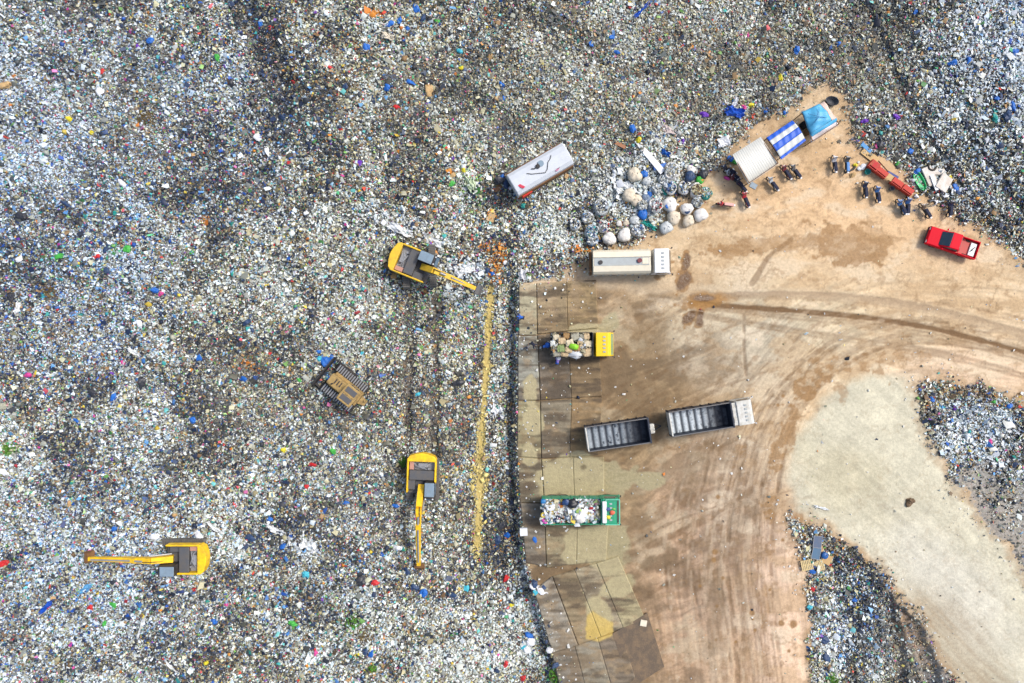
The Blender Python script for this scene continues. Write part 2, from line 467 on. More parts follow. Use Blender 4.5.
col = mixc(col, A(152, 112, 60), np.clip(stain * 1.1, 0, 1) * dirt * .92)
dk = np.zeros_like(gx)
for (x, y, rx, ry, a) in ((686, 261, 3, 7, 12), (683, 282, 5, 8, 22), (690, 316, 7, 4, -40), (700, 318, 3, 8, 6), (703, 298, 8, 3, 0)):
    dk = np.maximum(dk, blobm(x, y, rx * 1.35, ry * 1.25, a, .3, .45, 6, 92))
col = mixc(col, A(170, 122, 58), blobm(706, 300, 26, 9, -6, .5, .5, 8, 170) * .7)
col = mixc(col, A(98, 66, 30), dk * .92)
# dark wet mud on the pad
mud = np.zeros_like(gx)
for (x, y, rx, ry, a, al) in ((572, 378, 40, 22, 0, .7), (640, 400, 40, 20, -20, .45), (660, 560, 26, 12, -30, .75), (640, 530, 16, 22, 0, .5), (622, 560, 20, 12, -20, .7), (640, 600, 18, 26, 30, .5), (560, 575, 20, 9, 0, .6),
                          (610, 585, 45, 10, -20, .7), (590, 300, 30, 14, 0, .35), (700, 380, 40, 14, -25, .3), (716, 600, 8, 60, 4, .4), (740, 520, 12, 26, 15, .35), (600, 440, 60, 20, -8, .5), (680, 470, 60, 18, -25, .4), (545, 350, 18, 10, 0, .6),
                          (535, 530, 12, 12, 0, .6), (545, 512, 16, 16, 0, .5), (585, 262, 30, 10, 0, .45), (650, 330, 20, 30, -30, .3)):
    mud = np.maximum(mud, al * blobm(x, y, rx, ry, a, .45, .95, 12, 95))
col = mixc(col, A(116, 94, 66), mud * dirt)
pud = np.zeros_like(gx)
for (x, y, rx, ry, a) in ((598, 478, 34, 18, -6), (560, 478, 24, 20, 0), (572, 460, 20, 8, 0), (600, 542, 34, 20, -10), (615, 560, 16, 12, -30), (578, 548, 16, 16, 0), (598, 610, 14, 14, 0), (618, 588, 20, 10, -30), (650, 480, 14, 9, 0),
                          (533, 420, 9, 14, 0), (529, 455, 8, 14, 0), (590, 330, 22, 6, -3), (612, 322, 10, 10, 0), (530, 390, 8, 14, 0)):
    pud = np.maximum(pud, blobm(x, y, rx, ry, a, .16, .6, 13, 97))
col = mixc(col, A(172, 160, 118), pud * dirt * .85)
yp = sstep(-1, 1, sdist([(587, 614), (592, 610), (612, 622), (613, 634), (598, 641), (586, 638)], gx + (noise(gx / 4, gy / 4, 98) - .5) * 3, gy))
col = mixc(col, A(208, 176, 92), yp * .9)
wet = np.clip(np.maximum(np.maximum(pud * .9, dk), stain * .5), 0, 1) * dirt

# trashy brown fringe of the dirt and the colour of the soil beneath the refuse
fr = sstep(14, 0, dirt_sd + (fbm(gx / 6, gy / 6, 99) - .5) * 14) * dirt * padw
col = mixc(col, A(170, 142, 108), fr * .6)
soil = ONE * np.array(A(128, 122, 112))
soil = soil * (1 + (fbm(gx / 5, gy / 5, 100) - .5) * .8)[..., None]
soil = mixc(soil, A(160, 128, 92), sstep(30, 4, np.abs(dirt_sd) + (fbm(gx / 12, gy / 12, 101) - .5) * 30) * padw * .9)
soil = soil
def _p(lst, seed):
    m = np.zeros_like(gx)
    for (x, y, rx, ry, a, al) in lst: m = np.maximum(m, al * blobm(x, y, rx, ry, a, .5, .5, 14, seed))
    return m
m_comp = _p([(985, 480, 34, 20, 20, .95), (1020, 520, 30, 50, -30, .95), (1040, 500, 30, 30, 0, .9), (975, 500, 16, 46, -38, 1), (1008, 545, 24, 50, -38, 1), (1010, 500, 30, 20, 20, .7), (925, 655, 26, 56, -28, .85), (885, 560, 26, 10, 35, .6), (560, 268, 34, 7, -10, .7)], 140)
soil = mixc(soil, A(158, 156, 148) , sstep(900, 960, gx) * sstep(400, 450, gy) * .8)
soil = mixc(soil, A(86, 78, 68), rut * .8)
ystrip = np.zeros_like(gx)
stroke(ystrip, [(491, 288), (488, 330), (486, 370), (483, 410), (480, 455), (479, 500), (477, 548)], 3.6, 1, 2.4, wob=1.4, seed=6)
soil = mixc(soil, A(206, 184, 110), ystrip)
base = col * dirt[..., None] + soil * (1 - dirt[..., None])
yard = dirt * (1 - pale) * sstep(250, 330, gy) * sstep(820, 740, gx)
base = base * (1 - yard[..., None] * np.array([.045, .01, -.05]))
base = np.clip(base, 0.01, .9)

# ---- what the refuse is made of, place by place, with some painted shade
def patches(lst, seed):
    m = np.zeros_like(gx)
    for (x, y, rx, ry, a, al) in lst:
        m = np.maximum(m, al * blobm(x, y, rx, ry, a, .7, .5, max(6, min(rx, ry) * .7), seed))
    return m
m_white = patches([(405, 226, 36, 11, 25, 1.3), (463, 268, 24, 13, 0, 1.3), (434, 240, 18, 8, 20, 1.2), (455, 292, 16, 12, 0, .9), (495, 410, 12, 18, 0, .8), (300, 545, 30, 14, 10, .8), (985, 60, 120, 110, 0, .75), (970, 170, 80, 60, 30, .6), (930, 200, 50, 30, 40, .55), (985, 436, 56, 34, 20, .95), (420, 640, 130, 50, 0, .45),
                   (520, 600, 26, 40, 0, .6), (500, 640, 40, 40, 0, .6), (670, 135, 34, 12, -20, .7), (470, 195, 16, 20, 0, .6), (560, 215, 40, 40, -20, .5), (640, 188, 62, 34, 0, 1.15), (45, 95, 90, 110, 0, .35), (840, 655, 24, 30, 0, .7),
                   (320, 220, 40, 20, 0, .4), (940, 185, 40, 16, 30, .6), (380, 216, 20, 10, 10, .8), (450, 55, 20, 12, 0, .5), (240, 300, 90, 60, 0, .2), (390, 36, 20, 10, 0, .5), (140, 640, 120, 40, 0, .3), (200, 535, 40, 16, 20, .3)], 110)
m_dark = patches([(265, 60, 26, 70, -15, .8), (90, 5, 22, 14, 0, .8), (200, 170, 50, 60, 20, .5), (180, 300, 60, 60, 0, .3), (60, 380, 80, 40, 0, .45), (180, 450, 120, 90, 0, .25), (513, 430, 6, 150, 0, .75), (513, 310, 6, 36, 0, .5), (408, 380, 6, 90, 0, .9), (435, 375, 6, 90, 0, .9),  # dark refuse, plus painted shade along the pad edge and in gullies
                  (380, 500, 60, 60, 0, .3), (400, 585, 60, 16, 0, .6), (500, 535, 20, 26, 0, .7), (640, 75, 160, 40, 6, .18), (980, 520, 30, 50, -40, .8), (1000, 560, 30, 60, -40, .7), (880, 620, 40, 50, 30, .6), (870, 560, 30, 20, 30, .5), (395, 275, 14, 30, 0, .5),
                  (345, 400, 40, 26, 30, .5), (555, 665, 9, 40, -15, .9), (280, 480, 50, 50, 0, .3), (190, 575, 60, 14, 0, .5), (870, 30, 40, 60, -35, .3), (820, 40, 60, 40, 0, .25), (740, 60, 60, 40, 0, .2), (955, 190, 5, 70, -40, .2), (320, 610, 40, 20, 0, .4)], 112)
m_brown = patches([(148, 130, 24, 40, 10, .6), (50, 290, 12, 14, 0, .7), (640, 60, 200, 80, 0, .22), (820, 60, 90, 60, 0, .3), (850, 140, 20, 20, 0, .5), (330, 80, 60, 30, 0, .35), (495, 258, 14, 10, 0, .8), (545, 262, 40, 12, 0, .5),
                   (250, 360, 18, 14, 30, .5), (965, 396, 60, 9, 8, 1.2), (930, 392, 16, 12, 0, .9), (800, 560, 10, 60, 0, .7), (820, 540, 30, 12, 35, .6), (365, 633, 14, 10, 0, .7), (215, 660, 30, 20, 0, .3), (440, 440, 70, 200, 0, .15), (960, 330, 20, 10, 0, .3),
                   (600, 225, 20, 14, 0, .7), (690, 180, 30, 10, 0, .5), (1000, 225, 30, 16, 40, .5), (955, 185, 6, 60, -40, .6), (780, 110, 50, 12, -30, .5), (920, 660, 26, 40, 25, .6), (80, 320, 30, 40, 0, .3)], 114)
m_blue = patches([(60, 200, 150, 260, 0, .75), (220, 120, 90, 130, 0, .5), (80, 560, 150, 160, 0, .6), (1010, 60, 70, 90, 0, .6), (300, 560, 120, 110, 0, .3), (980, 450, 60, 60, 0, .4), (40, 300, 90, 120, 0, .5), (60, 560, 100, 160, 0, .3), (200, 180, 60, 60, 0, .4), (30, 100, 60, 140, 0, .35), (990, 90, 70, 90, 0, .3), (260, 60, 40, 90, 0, .4), (285, 548, 26, 14, 0, .5), (90, 590, 40, 12, 0, .3), (860, 620, 50, 60, 0, .5), (470, 270, 24, 12, 0, .4), (350, 570, 80, 20, 0, .3)], 116)
m_green = patches([(472, 192, 14, 22, 0, .7), (352, 618, 12, 12, 0, .8), (10, 448, 10, 10, 0, .8), (830, 681, 12, 8, 0, .9), (125, 250, 8, 5, 0, .7), (60, 256, 8, 8, 0, .6), (556, 676, 12, 10, 0, .8), (402, 462, 7, 8, 0, .5), (430, 310, 60, 60, 0, .1)], 118)
m_yel = np.zeros_like(gx)
m_yel = ystrip.copy()
for x, y, q in ((479, 480, 8), (481, 440, 5), (478, 530, 6)):
    m_yel = np.maximum(m_yel, blobm(x, y, q, 34, 0, .6, .3, 8, 119) * .45)
m_orange = patches([(494, 266, 9, 12, 0, .95), (500, 250, 8, 7, 20, .9), (489, 246, 10, 4, 0, .7), (452, 176, 4, 3, 0, .8), (492, 217, 4, 5, 0, .8), (378, 22, 10, 5, 0, .4), (248, 366, 10, 4, 30, .6), (212, 222, 6, 4, 0, .5), (580, 250, 16, 3, -5, .6)], 121)

m_dust = patches([(250, 400, 60, 40, 20, .3), (640, 60, 230, 90, 0, .6), (820, 60, 110, 110, -30, .55), (880, 120, 40, 60, -35, .25), (60, 110, 120, 110, 0, .35), (400, 430, 130, 130, 0, .25), (985, 535, 30, 60, -38, .95), (905, 640, 34, 60, 25, .7), (560, 120, 140, 60, 0, .5), (430, 110, 110, 60, 0, .3)], 123)
c_big = fbm(gx / 70, gy / 70, 124, 4, .6); c_mid = fbm(gx / 22, gy / 22, 127, 4, .6)
q2, q3 = math.cos(R(50)), math.sin(R(50))
c_rake = noise((gx * q2 + gy * q3) / 60, (-gx * q3 + gy * q2) / 5, 128)
def samp(cv, px, py):
    x = np.clip(np.asarray(px, float) - X0, 0, W_ - 1.001); y = np.clip(np.asarray(py, float) - Y0, 0, H_ - 1.001)
    ix = x.astype(int); iy = y.astype(int); fx = x - ix; fy = y - iy
    if cv.ndim == 3: fx = fx[..., None]; fy = fy[..., None]
    return (cv[iy, ix] * (1 - fx) + cv[iy, ix + 1] * fx) * (1 - fy) + (cv[iy + 1, ix] * (1 - fx) + cv[iy + 1, ix + 1] * fx) * fy
def gz(px, py): return float(samp(hgt, px, py))
def W(px, py, z=0.0, ground=False):
    """photo position of a point z metres above the datum -> world metres"""
    k = M * (H - z) / H
    return ((px - 512) * k, (341.5 - py) * k)
def place(px, py, top=0.0):
    """base point of a thing whose feature at height top is seen at px,py"""
    z = gz(px, py)
    x, y = W(px, py, z + top)
    z = gz(x / M + 512, 341.5 - y / M)
    return (x, y, z)

# ------------------------------------------------------------ ground material and sheet
def ground_material():
    m = bpy.data.materials.new('ground'); m.use_nodes = True
    n, l = m.node_tree.nodes, m.node_tree.links
    b = n['Principled BSDF']
    at = n.new('ShaderNodeAttribute'); at.attribute_name = 'paint'
    we = n.new('ShaderNodeAttribute'); we.attribute_name = 'wet'
    tr = n.new('ShaderNodeAttribute'); tr.attribute_name = 'refuse'
    tc = n.new('ShaderNodeTexCoord')
    nz = n.new('ShaderNodeTexNoise'); nz.inputs['Scale'].default_value = 3.5; nz.inputs['Detail'].default_value = 9; nz.inputs['Roughness'].default_value = .75
    l.new(tc.outputs['Object'], nz.inputs['Vector'])
    mr = n.new('ShaderNodeMapRange'); mr.inputs['From Min'].default_value = .3; mr.inputs['From Max'].default_value = .7
    mr.inputs['To Min'].default_value = .80; mr.inputs['To Max'].default_value = 1.2
    l.new(nz.outputs['Fac'], mr.inputs['Value'])
    mul = n.new('ShaderNodeVectorMath'); mul.operation = 'SCALE'
    l.new(at.outputs['Color'], mul.inputs[0]); l.new(mr.outputs[0], mul.inputs['Scale'])
    vo = n.new('ShaderNodeTexVoronoi'); vo.inputs['Scale'].default_value = 8.0
    l.new(tc.outputs['Object'], vo.inputs['Vector'])
    sep = n.new('ShaderNodeSeparateColor'); l.new(vo.outputs['Color'], sep.inputs[0])
    rp = n.new('ShaderNodeValToRGB'); rp.color_ramp.interpolation = 'CONSTANT'
    cs = [(0, A(40, 44, 56)), (.2, A(92, 90, 88)), (.36, A(140, 136, 128)), (.54, A(196, 196, 196)), (.72, A(160, 150, 130)), (.82, A(226, 228, 230)), (.91, A(70, 110, 150)), (.94, A(150, 120, 80)), (.97, A(90, 150, 130)), (.985, A(180, 60, 60))]
    e = rp.color_ramp.elements
    e[0].position = 0; e[0].color = (*cs[0][1], 1); e[1].position = cs[1][0]; e[1].color = (*cs[1][1], 1)
    for p, c in cs[2:]:
        q = e.new(p); q.color = (*c, 1)
    l.new(sep.outputs[0], rp.inputs['Fac'])
    half = n.new('ShaderNodeMath'); half.operation = 'MULTIPLY'; half.inputs[1].default_value = .62
    l.new(tr.outputs['Fac'], half.inputs[0])
    mx = n.new('ShaderNodeMix'); mx.data_type = 'RGBA'
    l.new(half.outputs[0], mx.inputs['Factor']); l.new(mul.outputs[0], mx.inputs['A']); l.new(rp.outputs['Color'], mx.inputs['B'])
    l.new(mx.outputs['Result'], b.inputs['Base Color'])
    ro = n.new('ShaderNodeMapRange'); ro.inputs['To Min'].default_value = .9; ro.inputs['To Max'].default_value = .22
    l.new(we.outputs['Fac'], ro.inputs['Value']); l.new(ro.outputs[0], b.inputs['Roughness'])
    b.inputs['Specular IOR Level'].default_value = .35
    bp = n.new('ShaderNodeBump'); bp.inputs['Strength'].default_value = .5; bp.inputs['Distance'].default_value = .12
    l.new(nz.outputs['Fac'], bp.inputs['Height']); l.new(bp.outputs['Normal'], b.inputs['Normal'])
    return m
GM = ground_material()
far = np.array([3, 8, 18, 40, 80, 160, 320, 640]) * 1.0
xs = np.concatenate([(X0 - 512) * M - far[::-1], (np.arange(X0, X1) - 512) * M, (X1 - 1 - 512) * M + far])
ys = np.concatenate([(341.5 - Y0) * M + far[::-1], (341.5 - np.arange(Y0, Y1)) * M, (341.5 - (Y1 - 1)) * M - far])
ii = np.clip(np.arange(len(xs)) - len(far), 0, W_ - 1); jj = np.clip(np.arange(len(ys)) - len(far), 0, H_ - 1)
XX, YY = np.meshgrid(xs, ys)
ZZ = hgt[np.ix_(jj, ii)]; CC = base[np.ix_(jj, ii)]; WE = wet[np.ix_(jj, ii)]; TR = ((1 - dirt) * (1 - .75 * np.clip(m_comp, 0, 1)) * (1 - .9 * ystrip) * (1 - .8 * rut))[np.ix_(jj, ii)]
nx, ny = len(xs), len(ys)
idx = np.arange(nx * ny).reshape(ny, nx)
F = np.stack([idx[1:, :-1], idx[1:, 1:], idx[:-1, 1:], idx[:-1, :-1]], -1).reshape(-1, 4)
ground = grid_mesh('ground', np.stack([XX, YY, ZZ], -1).reshape(-1, 3), F, GM, CC.reshape(-1, 3), {'wet': WE, 'refuse': TR}, smooth=True)
tag(ground, kind='structure')

# ------------------------------------------------------------ concrete slabs of the tipping apron (one pavement)
PV = []
def slab(c4, tone, jit=0.02):
    PV.append((c4, tone, random.uniform(.03, .07)))
def slabgrid(p00, p10, p11, p01, nu, nv, tones):
    P = [np.array(p, float) for p in (p00, p10, p11, p01)]
    def q(u, v): return (P[0] * (1 - u) + P[1] * u) * (1 - v) + (P[3] * (1 - u) + P[2] * u) * v
    for i in range(nu):
        for j in range(nv):
            e = .004
            slab([q((i + e) / nu, (j + e * .6) / nv), q((i + 1 - e) / nu, (j + e * .6) / nv), q((i + 1 - e) / nu, (j + 1 - e * .6) / nv), q((i + e) / nu, (j + 1 - e * .6) / nv)], tones[(i * 7 + j * 3 + i * j) % len(tones)])
T = [A(150, 138, 112), A(132, 120, 98), A(142, 126, 96), A(120, 112, 96), A(158, 146, 116)]
slabgrid((519, 285), (536, 283), (537, 335), (519, 335), 1, 1, [A(160, 152, 124)])
slabgrid((536.5, 283), (596, 280), (598, 328), (537.5, 334), 2, 1, [A(140, 122, 92), A(150, 128, 92)])
slabgrid((518, 336), (537, 335.5), (540, 400), (518, 400), 1, 1, [A(142, 140, 126)])
slabgrid((537.5, 335), (598, 329), (602, 396), (540.5, 400), 2, 1, [A(108, 98, 84), A(126, 106, 78)])
slabgrid((518, 401), (540, 401), (541, 458), (517, 456), 1, 1, [A(158, 148, 112)])
slabgrid((540.5, 401), (602, 397), (598, 455), (541.5, 458), 2, 1, [A(128, 118, 98), A(136, 112, 78)])
slabgrid((517.5, 457), (541, 459), (544, 502), (520, 502), 1, 1, [A(140, 130, 104)])
slabgrid((541.5, 459), (604, 456), (604, 495), (544.5, 501), 2, 1, [A(168, 154, 112), A(172, 158, 116)])
slabgrid((520.5, 503), (544, 503), (546, 566), (526, 562), 1, 1, [A(120, 112, 98)])
slabgrid((544.5, 502), (610, 496), (606, 560), (546.5, 567), 2, 1, [A(146, 134, 104), A(170, 156, 116)])
slabgrid((534, 590), (552, 576), (578, 645), (552, 652), 1, 1, [A(146, 138, 122)])
slabgrid((552.5, 576), (618, 556), (645, 618), (578.5, 645), 3, 1, [A(138, 122, 94), A(150, 138, 112), A(160, 148, 112)])
slabgrid((552, 653), (620, 630), (640, 692), (568, 722), 3, 1, [A(122, 114, 100), A(136, 128, 110), A(118, 106, 90)])
V = []; Fc = []; Cc = []; We = []
for c4, tone, z in PV:
    a, b_, c_, d_ = [np.array(p) for p in c4]
    nu = max(3, int(np.linalg.norm(b_ - a) / 1.0)); nv = max(3, int(np.linalg.norm(d_ - a) / 1.0))
    u, v = np.meshgrid(np.linspace(0, 1, nu), np.linspace(0, 1, nv))
    P = (a[None, None] * (1 - u[..., None]) + b_ * u[..., None]) * (1 - v[..., None]) + (d_ * (1 - u[..., None]) + c_ * u[..., None]) * v[..., None]
    px, py = P[..., 0], P[..., 1]
    e = np.minimum(np.minimum(u, 1 - u) * nu, np.minimum(v, 1 - v) * nv)
    zz = z + .14 + (u - .5) * (c4[0][0] % 7 - 3) * .012 + (v - .5) * (c4[0][1] % 5 - 2) * .02 + (noise(px / 30, py / 30, 130) - .5) * .04
    gc = samp(base, px, py); pw = samp(pud, px, py)
    gr = fbm(px / 12, py / 7, 131, 4, .6); stn = noise(px / 26, py / 1.7, 132)
    t = np.array(tone) * np.array([.97, 1.0, 1.03]) * 1.12 * (1 + (stn - .5) * .8 + (fbm(px / 5, py / 3, 137) - .5) * .5)[..., None]
    f = np.clip(sstep(.46, .66, gr) * .55 + pw * .55 + .10, 0, 1)[..., None]
    cc = t * (1 - f) + gc * f
    stn2 = sstep(.48, .66, fbm(px / 18, py / 5, 138, 4) )[..., None]
    cc = cc * (1 - stn2 * .7) + np.array(A(88, 76, 62)) * stn2 * .7
    pwf = (np.clip(pw * 1.1, 0, 1) * .85)[..., None]
    cc = cc * (1 - pwf) + np.array(A(180, 168, 128)) * pwf
    ypw = (samp(yp, px, py) * .9)[..., None]
    cc = cc * (1 - ypw) + np.array(A(206, 178, 100)) * ypw
    k = len(V) and sum(len(x) for x in V)
    wx = (px - 512) * M; wy = (341.5 - py) * M
    V.append(np.stack([wx, wy, zz], -1).reshape(-1, 3)); Cc.append(cc.reshape(-1, 3)); We.append(pw.reshape(-1))
    id_ = np.arange(nu * nv).reshape(nv, nu) + k
    Fc.append(np.stack([id_[1:, :-1], id_[1:, 1:], id_[:-1, 1:], id_[:-1, :-1]], -1).reshape(-1, 4))
    # skirts
    ring = np.concatenate([id_[0, :], id_[1:, -1], id_[-1, ::-1][1:], id_[::-1, 0][1:-1]]) - k
    top = V[-1][ring]; bot = top.copy(); bot[:, 2] -= .7
    k2 = k + nu * nv
    V.append(bot); Cc.append(np.tile(np.array(A(96, 88, 76)), (len(ring), 1))); We.append(np.zeros(len(ring)))
    n_ = len(ring); q = np.arange(n_)
    Fc.append(np.stack([ring[q] + k, ring[(q + 1) % n_] + k, k2 + (q + 1) % n_, k2 + q], -1))
pv = grid_mesh('pavement', np.concatenate(V), np.concatenate(Fc), GM, np.clip(np.concatenate(Cc), .01, .9), {'wet': np.concatenate(We) * .8, 'refuse': np.zeros(sum(len(x) for x in V))})
tag(pv, kind='structure')
SLABZ = .2

# ------------------------------------------------------------ refuse
def litter_material():
    m = bpy.data.materials.new('refuse'); m.use_nodes = True
    n, l = m.node_tree.nodes, m.node_tree.links
    b = n['Principled BSDF']; b.inputs['Roughness'].default_value = .55; b.inputs['Specular IOR Level'].default_value = .35
    at = n.new('ShaderNodeAttribute'); at.attribute_name = 'paint'
    tc = n.new('ShaderNodeTexCoord')
    nz = n.new('ShaderNodeTexNoise'); nz.inputs['Scale'].default_value = 9; nz.inputs['Detail'].default_value = 3
    l.new(tc.outputs['Object'], nz.inputs['Vector'])
    mr = n.new('ShaderNodeMapRange'); mr.inputs['To Min'].default_value = .6; mr.inputs['To Max'].default_value = 1.4
    l.new(nz.outputs['Fac'], mr.inputs['Value'])
    mul = n.new('ShaderNodeVectorMath'); mul.operation = 'SCALE'
    l.new(at.outputs['Color'], mul.inputs[0]); l.new(mr.outputs[0], mul.inputs['Scale'])
    l.new(mul.outputs[0], b.inputs['Base Color'])
    return m
LM = litter_material()
PAL = dict(
    grey=[(158, 160, 156), (176, 178, 172), (140, 142, 134), (190, 194, 190), (122, 124, 118), (164, 162, 144)],
    white=[(240, 244, 248), (222, 230, 234), (214, 220, 220), (228, 230, 220), (200, 216, 226)],
    tan=[(180, 172, 140), (162, 154, 116), (198, 192, 156), (144, 134, 100), (206, 202, 172)],
    dark=[(30, 36, 50), (48, 54, 60), (66, 66, 62), (28, 42, 70), (44, 60, 90), (80, 80, 70)],
    brown=[(120, 92, 62), (98, 76, 56), (150, 116, 76), (84, 70, 56), (172, 134, 86)],
    blue=[(60, 110, 170), (30, 80, 160), (96, 150, 200), (44, 60, 110), (130, 170, 205), (80, 100, 140)],
    green=[(110, 160, 80), (60, 120, 60), (150, 190, 110), (80, 170, 120), (170, 200, 130)],
    teal=[(60, 160, 160), (110, 190, 190), (40, 130, 120)],
    yellow=[(214, 190, 70), (226, 206, 110), (200, 170, 60)],
    red=[(190, 44, 44), (210, 70, 50), (160, 40, 50), (220, 90, 100)],
    pink=[(220, 120, 170), (190, 60, 140), (120, 70, 170), (232, 170, 180)],
    orange=[(206, 130, 40), (190, 110, 30), (222, 150, 70)],
    sand=[(206, 188, 116), (194, 174, 104), (214, 198, 132)])
KEYS = list(PAL)
PCOL = {k: np.array([A(*c) for c in v]) for k, v in PAL.items()}
def pick_colours(px, py, r, big=None):
    n = len(px)
    Wd, Dk, Br, Bl, Gr, Ye, Or = [samp(c, px, py) for c in (m_white, m_dark, m_brown, m_blue, m_green, m_yel, m_orange)]
    w = np.zeros((n, len(KEYS)))
    cb, cm, cr_ = samp(c_big, px, py) - .5, samp(c_mid, px, py) - .5, samp(c_rake, px, py) - .5
    cd = samp(m_dust, px, py)
    mood = np.clip(cb * 2.2 + cm * 2.6 + cr_ * .5, -.9, .9)
    k = {q: i for i, q in enumerate(KEYS)}
    w[:, k['grey']] = 23; w[:, k['white']] = 27 + 95 * Wd ** 1.2; w[:, k['tan']] = 19 + 10 * Br; w[:, k['dark']] = 22 + 46 * Dk; w[:, k['brown']] = 7.5 + 55 * Br + 8 * Dk
    w[:, k['blue']] = 4.4 + 18 * Bl; w[:, k['green']] = 2.6 + 75 * Gr; w[:, k['teal']] = 2.4 + 1.5 * Bl; w[:, k['yellow']] = 1.2; w[:, k['red']] = 1.3; w[:, k['pink']] = .9; w[:, k['orange']] = .8 + 260 * Or
    w[:, k['sand']] = 2600 * np.clip(Ye, 0, 1) ** 1.5
    w[:, k['white']] *= (1 - .75 * np.clip(Dk, 0, 1)) * np.exp(mood * 1.1)
    w[:, k['dark']] *= np.exp(-mood * 1.6)
    w[:, k['brown']] *= np.exp(-mood * .8)
    w /= w.sum(1, keepdims=True)
    cs = w.cumsum(1); u = r.random(n)[:, None]
    ki = np.minimum((u > cs).sum(1), len(KEYS) - 1)
    out = np.zeros((n, 3))
    for i, q in enumerate(KEYS):
        s = ki == i; nn = s.sum()
        if nn: out[s] = PCOL[q][r.integers(0, len(PCOL[q]), nn)]
    out *= r.uniform(.75, 1.2, n)[:, None]
    f = (np.clip(cd * .5 + .03, 0, .8) * r.uniform(.5, 1.2, n))[:, None]
    sat = ki >= KEYS.index('blue')
    f[sat] *= .5
    out = out * (1 - f) + np.array(A(158, 156, 144)) * f
    cool = np.clip(samp(m_blue, px, py) * 1.3, 0, 1)[:, None]
    out = out * (np.array([1.01, 1.02, .95]) * (1 - cool) + np.array([.90, 1.0, 1.14]) * cool)
    return np.clip(out * BOOST, .008, .92), ki
BOOST = 1.18
def litter_mesh(name, x, y, z, size, cols, r, lump=.35):
    """crumpled scraps: five-point pyramids and eight-sided lumps"""
    n = len(x)
    kindm = r.random(n) < lump
    Vs = []; Fs = []; Cs = []; off = 0
    # scraps
    s = ~kindm; k = s.sum()
    if k:
        a = np.array([[-1, -1], [1, -1], [1, 1], [-1, 1]]) * .5
        rot = r.uniform(0, 6.283, k); asp = r.uniform(.35, 1, k); sz = size[s]
        cr, sr = np.cos(rot), np.sin(rot)
        tx, ty = r.normal(0, .5, k), r.normal(0, .5, k)
        P = np.zeros((k, 5, 3))
        for i in range(4):
            ax = a[i, 0] * r.uniform(.6, 1.25, k) * sz; ay = a[i, 1] * r.uniform(.6, 1.25, k) * sz * asp
            P[:, i, 0] = ax * cr - ay * sr; P[:, i, 1] = ax * sr + ay * cr
            P[:, i, 2] = P[:, i, 0] * tx + P[:, i, 1] * ty + r.uniform(-.12, .12, k) * sz
        P[:, 4, 0] = r.uniform(-.2, .2, k) * sz; P[:, 4, 1] = r.uniform(-.2, .2, k) * sz; P[:, 4, 2] = r.uniform(-.05, .42, k) * sz
        P[:, :, 0] += x[s][:, None]; P[:, :, 1] += y[s][:, None]; P[:, :, 2] += (z[s] + sz * .3)[:, None]
        b0 = (np.arange(k) * 5)[:, None]
        f = np.stack([np.concatenate([b0, b0 + 1, b0 + 4], 1), np.concatenate([b0 + 1, b0 + 2, b0 + 4], 1), np.concatenate([b0 + 2, b0 + 3, b0 + 4], 1), np.concatenate([b0 + 3, b0, b0 + 4], 1)], 1)
        Vs.append(P.reshape(-1, 3)); Fs.append(f.reshape(-1, 3)); Cs.append(np.repeat(cols[s], 4, 0)); off = k * 5
    s = kindm; k = s.sum()
    if k:
        O = np.array([[1, 0, 0], [0, 1, 0], [-1, 0, 0], [0, -1, 0], [0, 0, 1], [0, 0, -1]], float) * .5
        sz = size[s]; rot = r.uniform(0, 6.283, k); asp = r.uniform(.55, 1, k)
        Q = O[None] * r.uniform(.7, 1.2, (k, 6, 1)) + r.normal(0, .06, (k, 6, 3))
        Q[:, :, 1] *= asp[:, None]; Q[:, :, 2] *= .8
        Q *= sz[:, None, None]
        cr, sr = np.cos(rot)[:, None], np.sin(rot)[:, None]
        P = np.stack([Q[:, :, 0] * cr - Q[:, :, 1] * sr + x[s][:, None], Q[:, :, 0] * sr + Q[:, :, 1] * cr + y[s][:, None], Q[:, :, 2] + (z[s] + sz * .22)[:, None]], -1)
        b0 = (np.arange(k) * 6)[:, None] + off
        tri = [(0, 1, 4), (1, 2, 4), (2, 3, 4), (3, 0, 4), (1, 0, 5), (2, 1, 5), (3, 2, 5), (0, 3, 5)]
        f = np.stack([np.concatenate([b0 + t[0], b0 + t[1], b0 + t[2]], 1) for t in tri], 1)
        Vs.append(P.reshape(-1, 3)); Fs.append(f.reshape(-1, 3)); Cs.append(np.repeat(cols[s], 8, 0))
    return grid_mesh(name, np.concatenate(Vs), np.concatenate(Fs), LM, np.concatenate(Cs))

N = 1000000
px = rng.uniform(-55, 1080, N); py = rng.uniform(-55, 740, N)
t = samp(dirt_sd, px, py)
prob = sstep(3, -3, t + rng.normal(0, 2.5, N) * samp(padw, px, py))
padclear = samp(sd_dirt, px, py) > 1
gcomp = samp(m_comp, px, py)
prob = prob * (1 - .9 * gcomp) * (1 - .88 * samp(m_yel, px, py)) * (1 - .62 * samp(rut, px, py)) * (1 - .35 * samp(gul, px, py)) 
keep = (rng.random(N) < prob) & ~(padclear & (px < 560) & (py > 283) & (py < 560))
px, py = px[keep], py[keep]; n = len(px)
sz = np.clip(rng.lognormal(math.log(.138), .42, n), .07, .6)
cols, ki = pick_colours(px, py, rng)
dk_i = KEYS.index('dark'); wh_i = KEYS.index('white')
sz[ki == dk_i] *= 1.12
x = (px - 512) * M; y = (341.5 - py) * M; z = samp(hgt, px, py) + rng.uniform(0, .12, n)
lit = litter_mesh('refuse', x, y, z, sz, cols, rng)
tag(lit, 'dense carpet of mixed plastic scraps, bags and paper covering the landfill', 'garbage', kind='stuff')
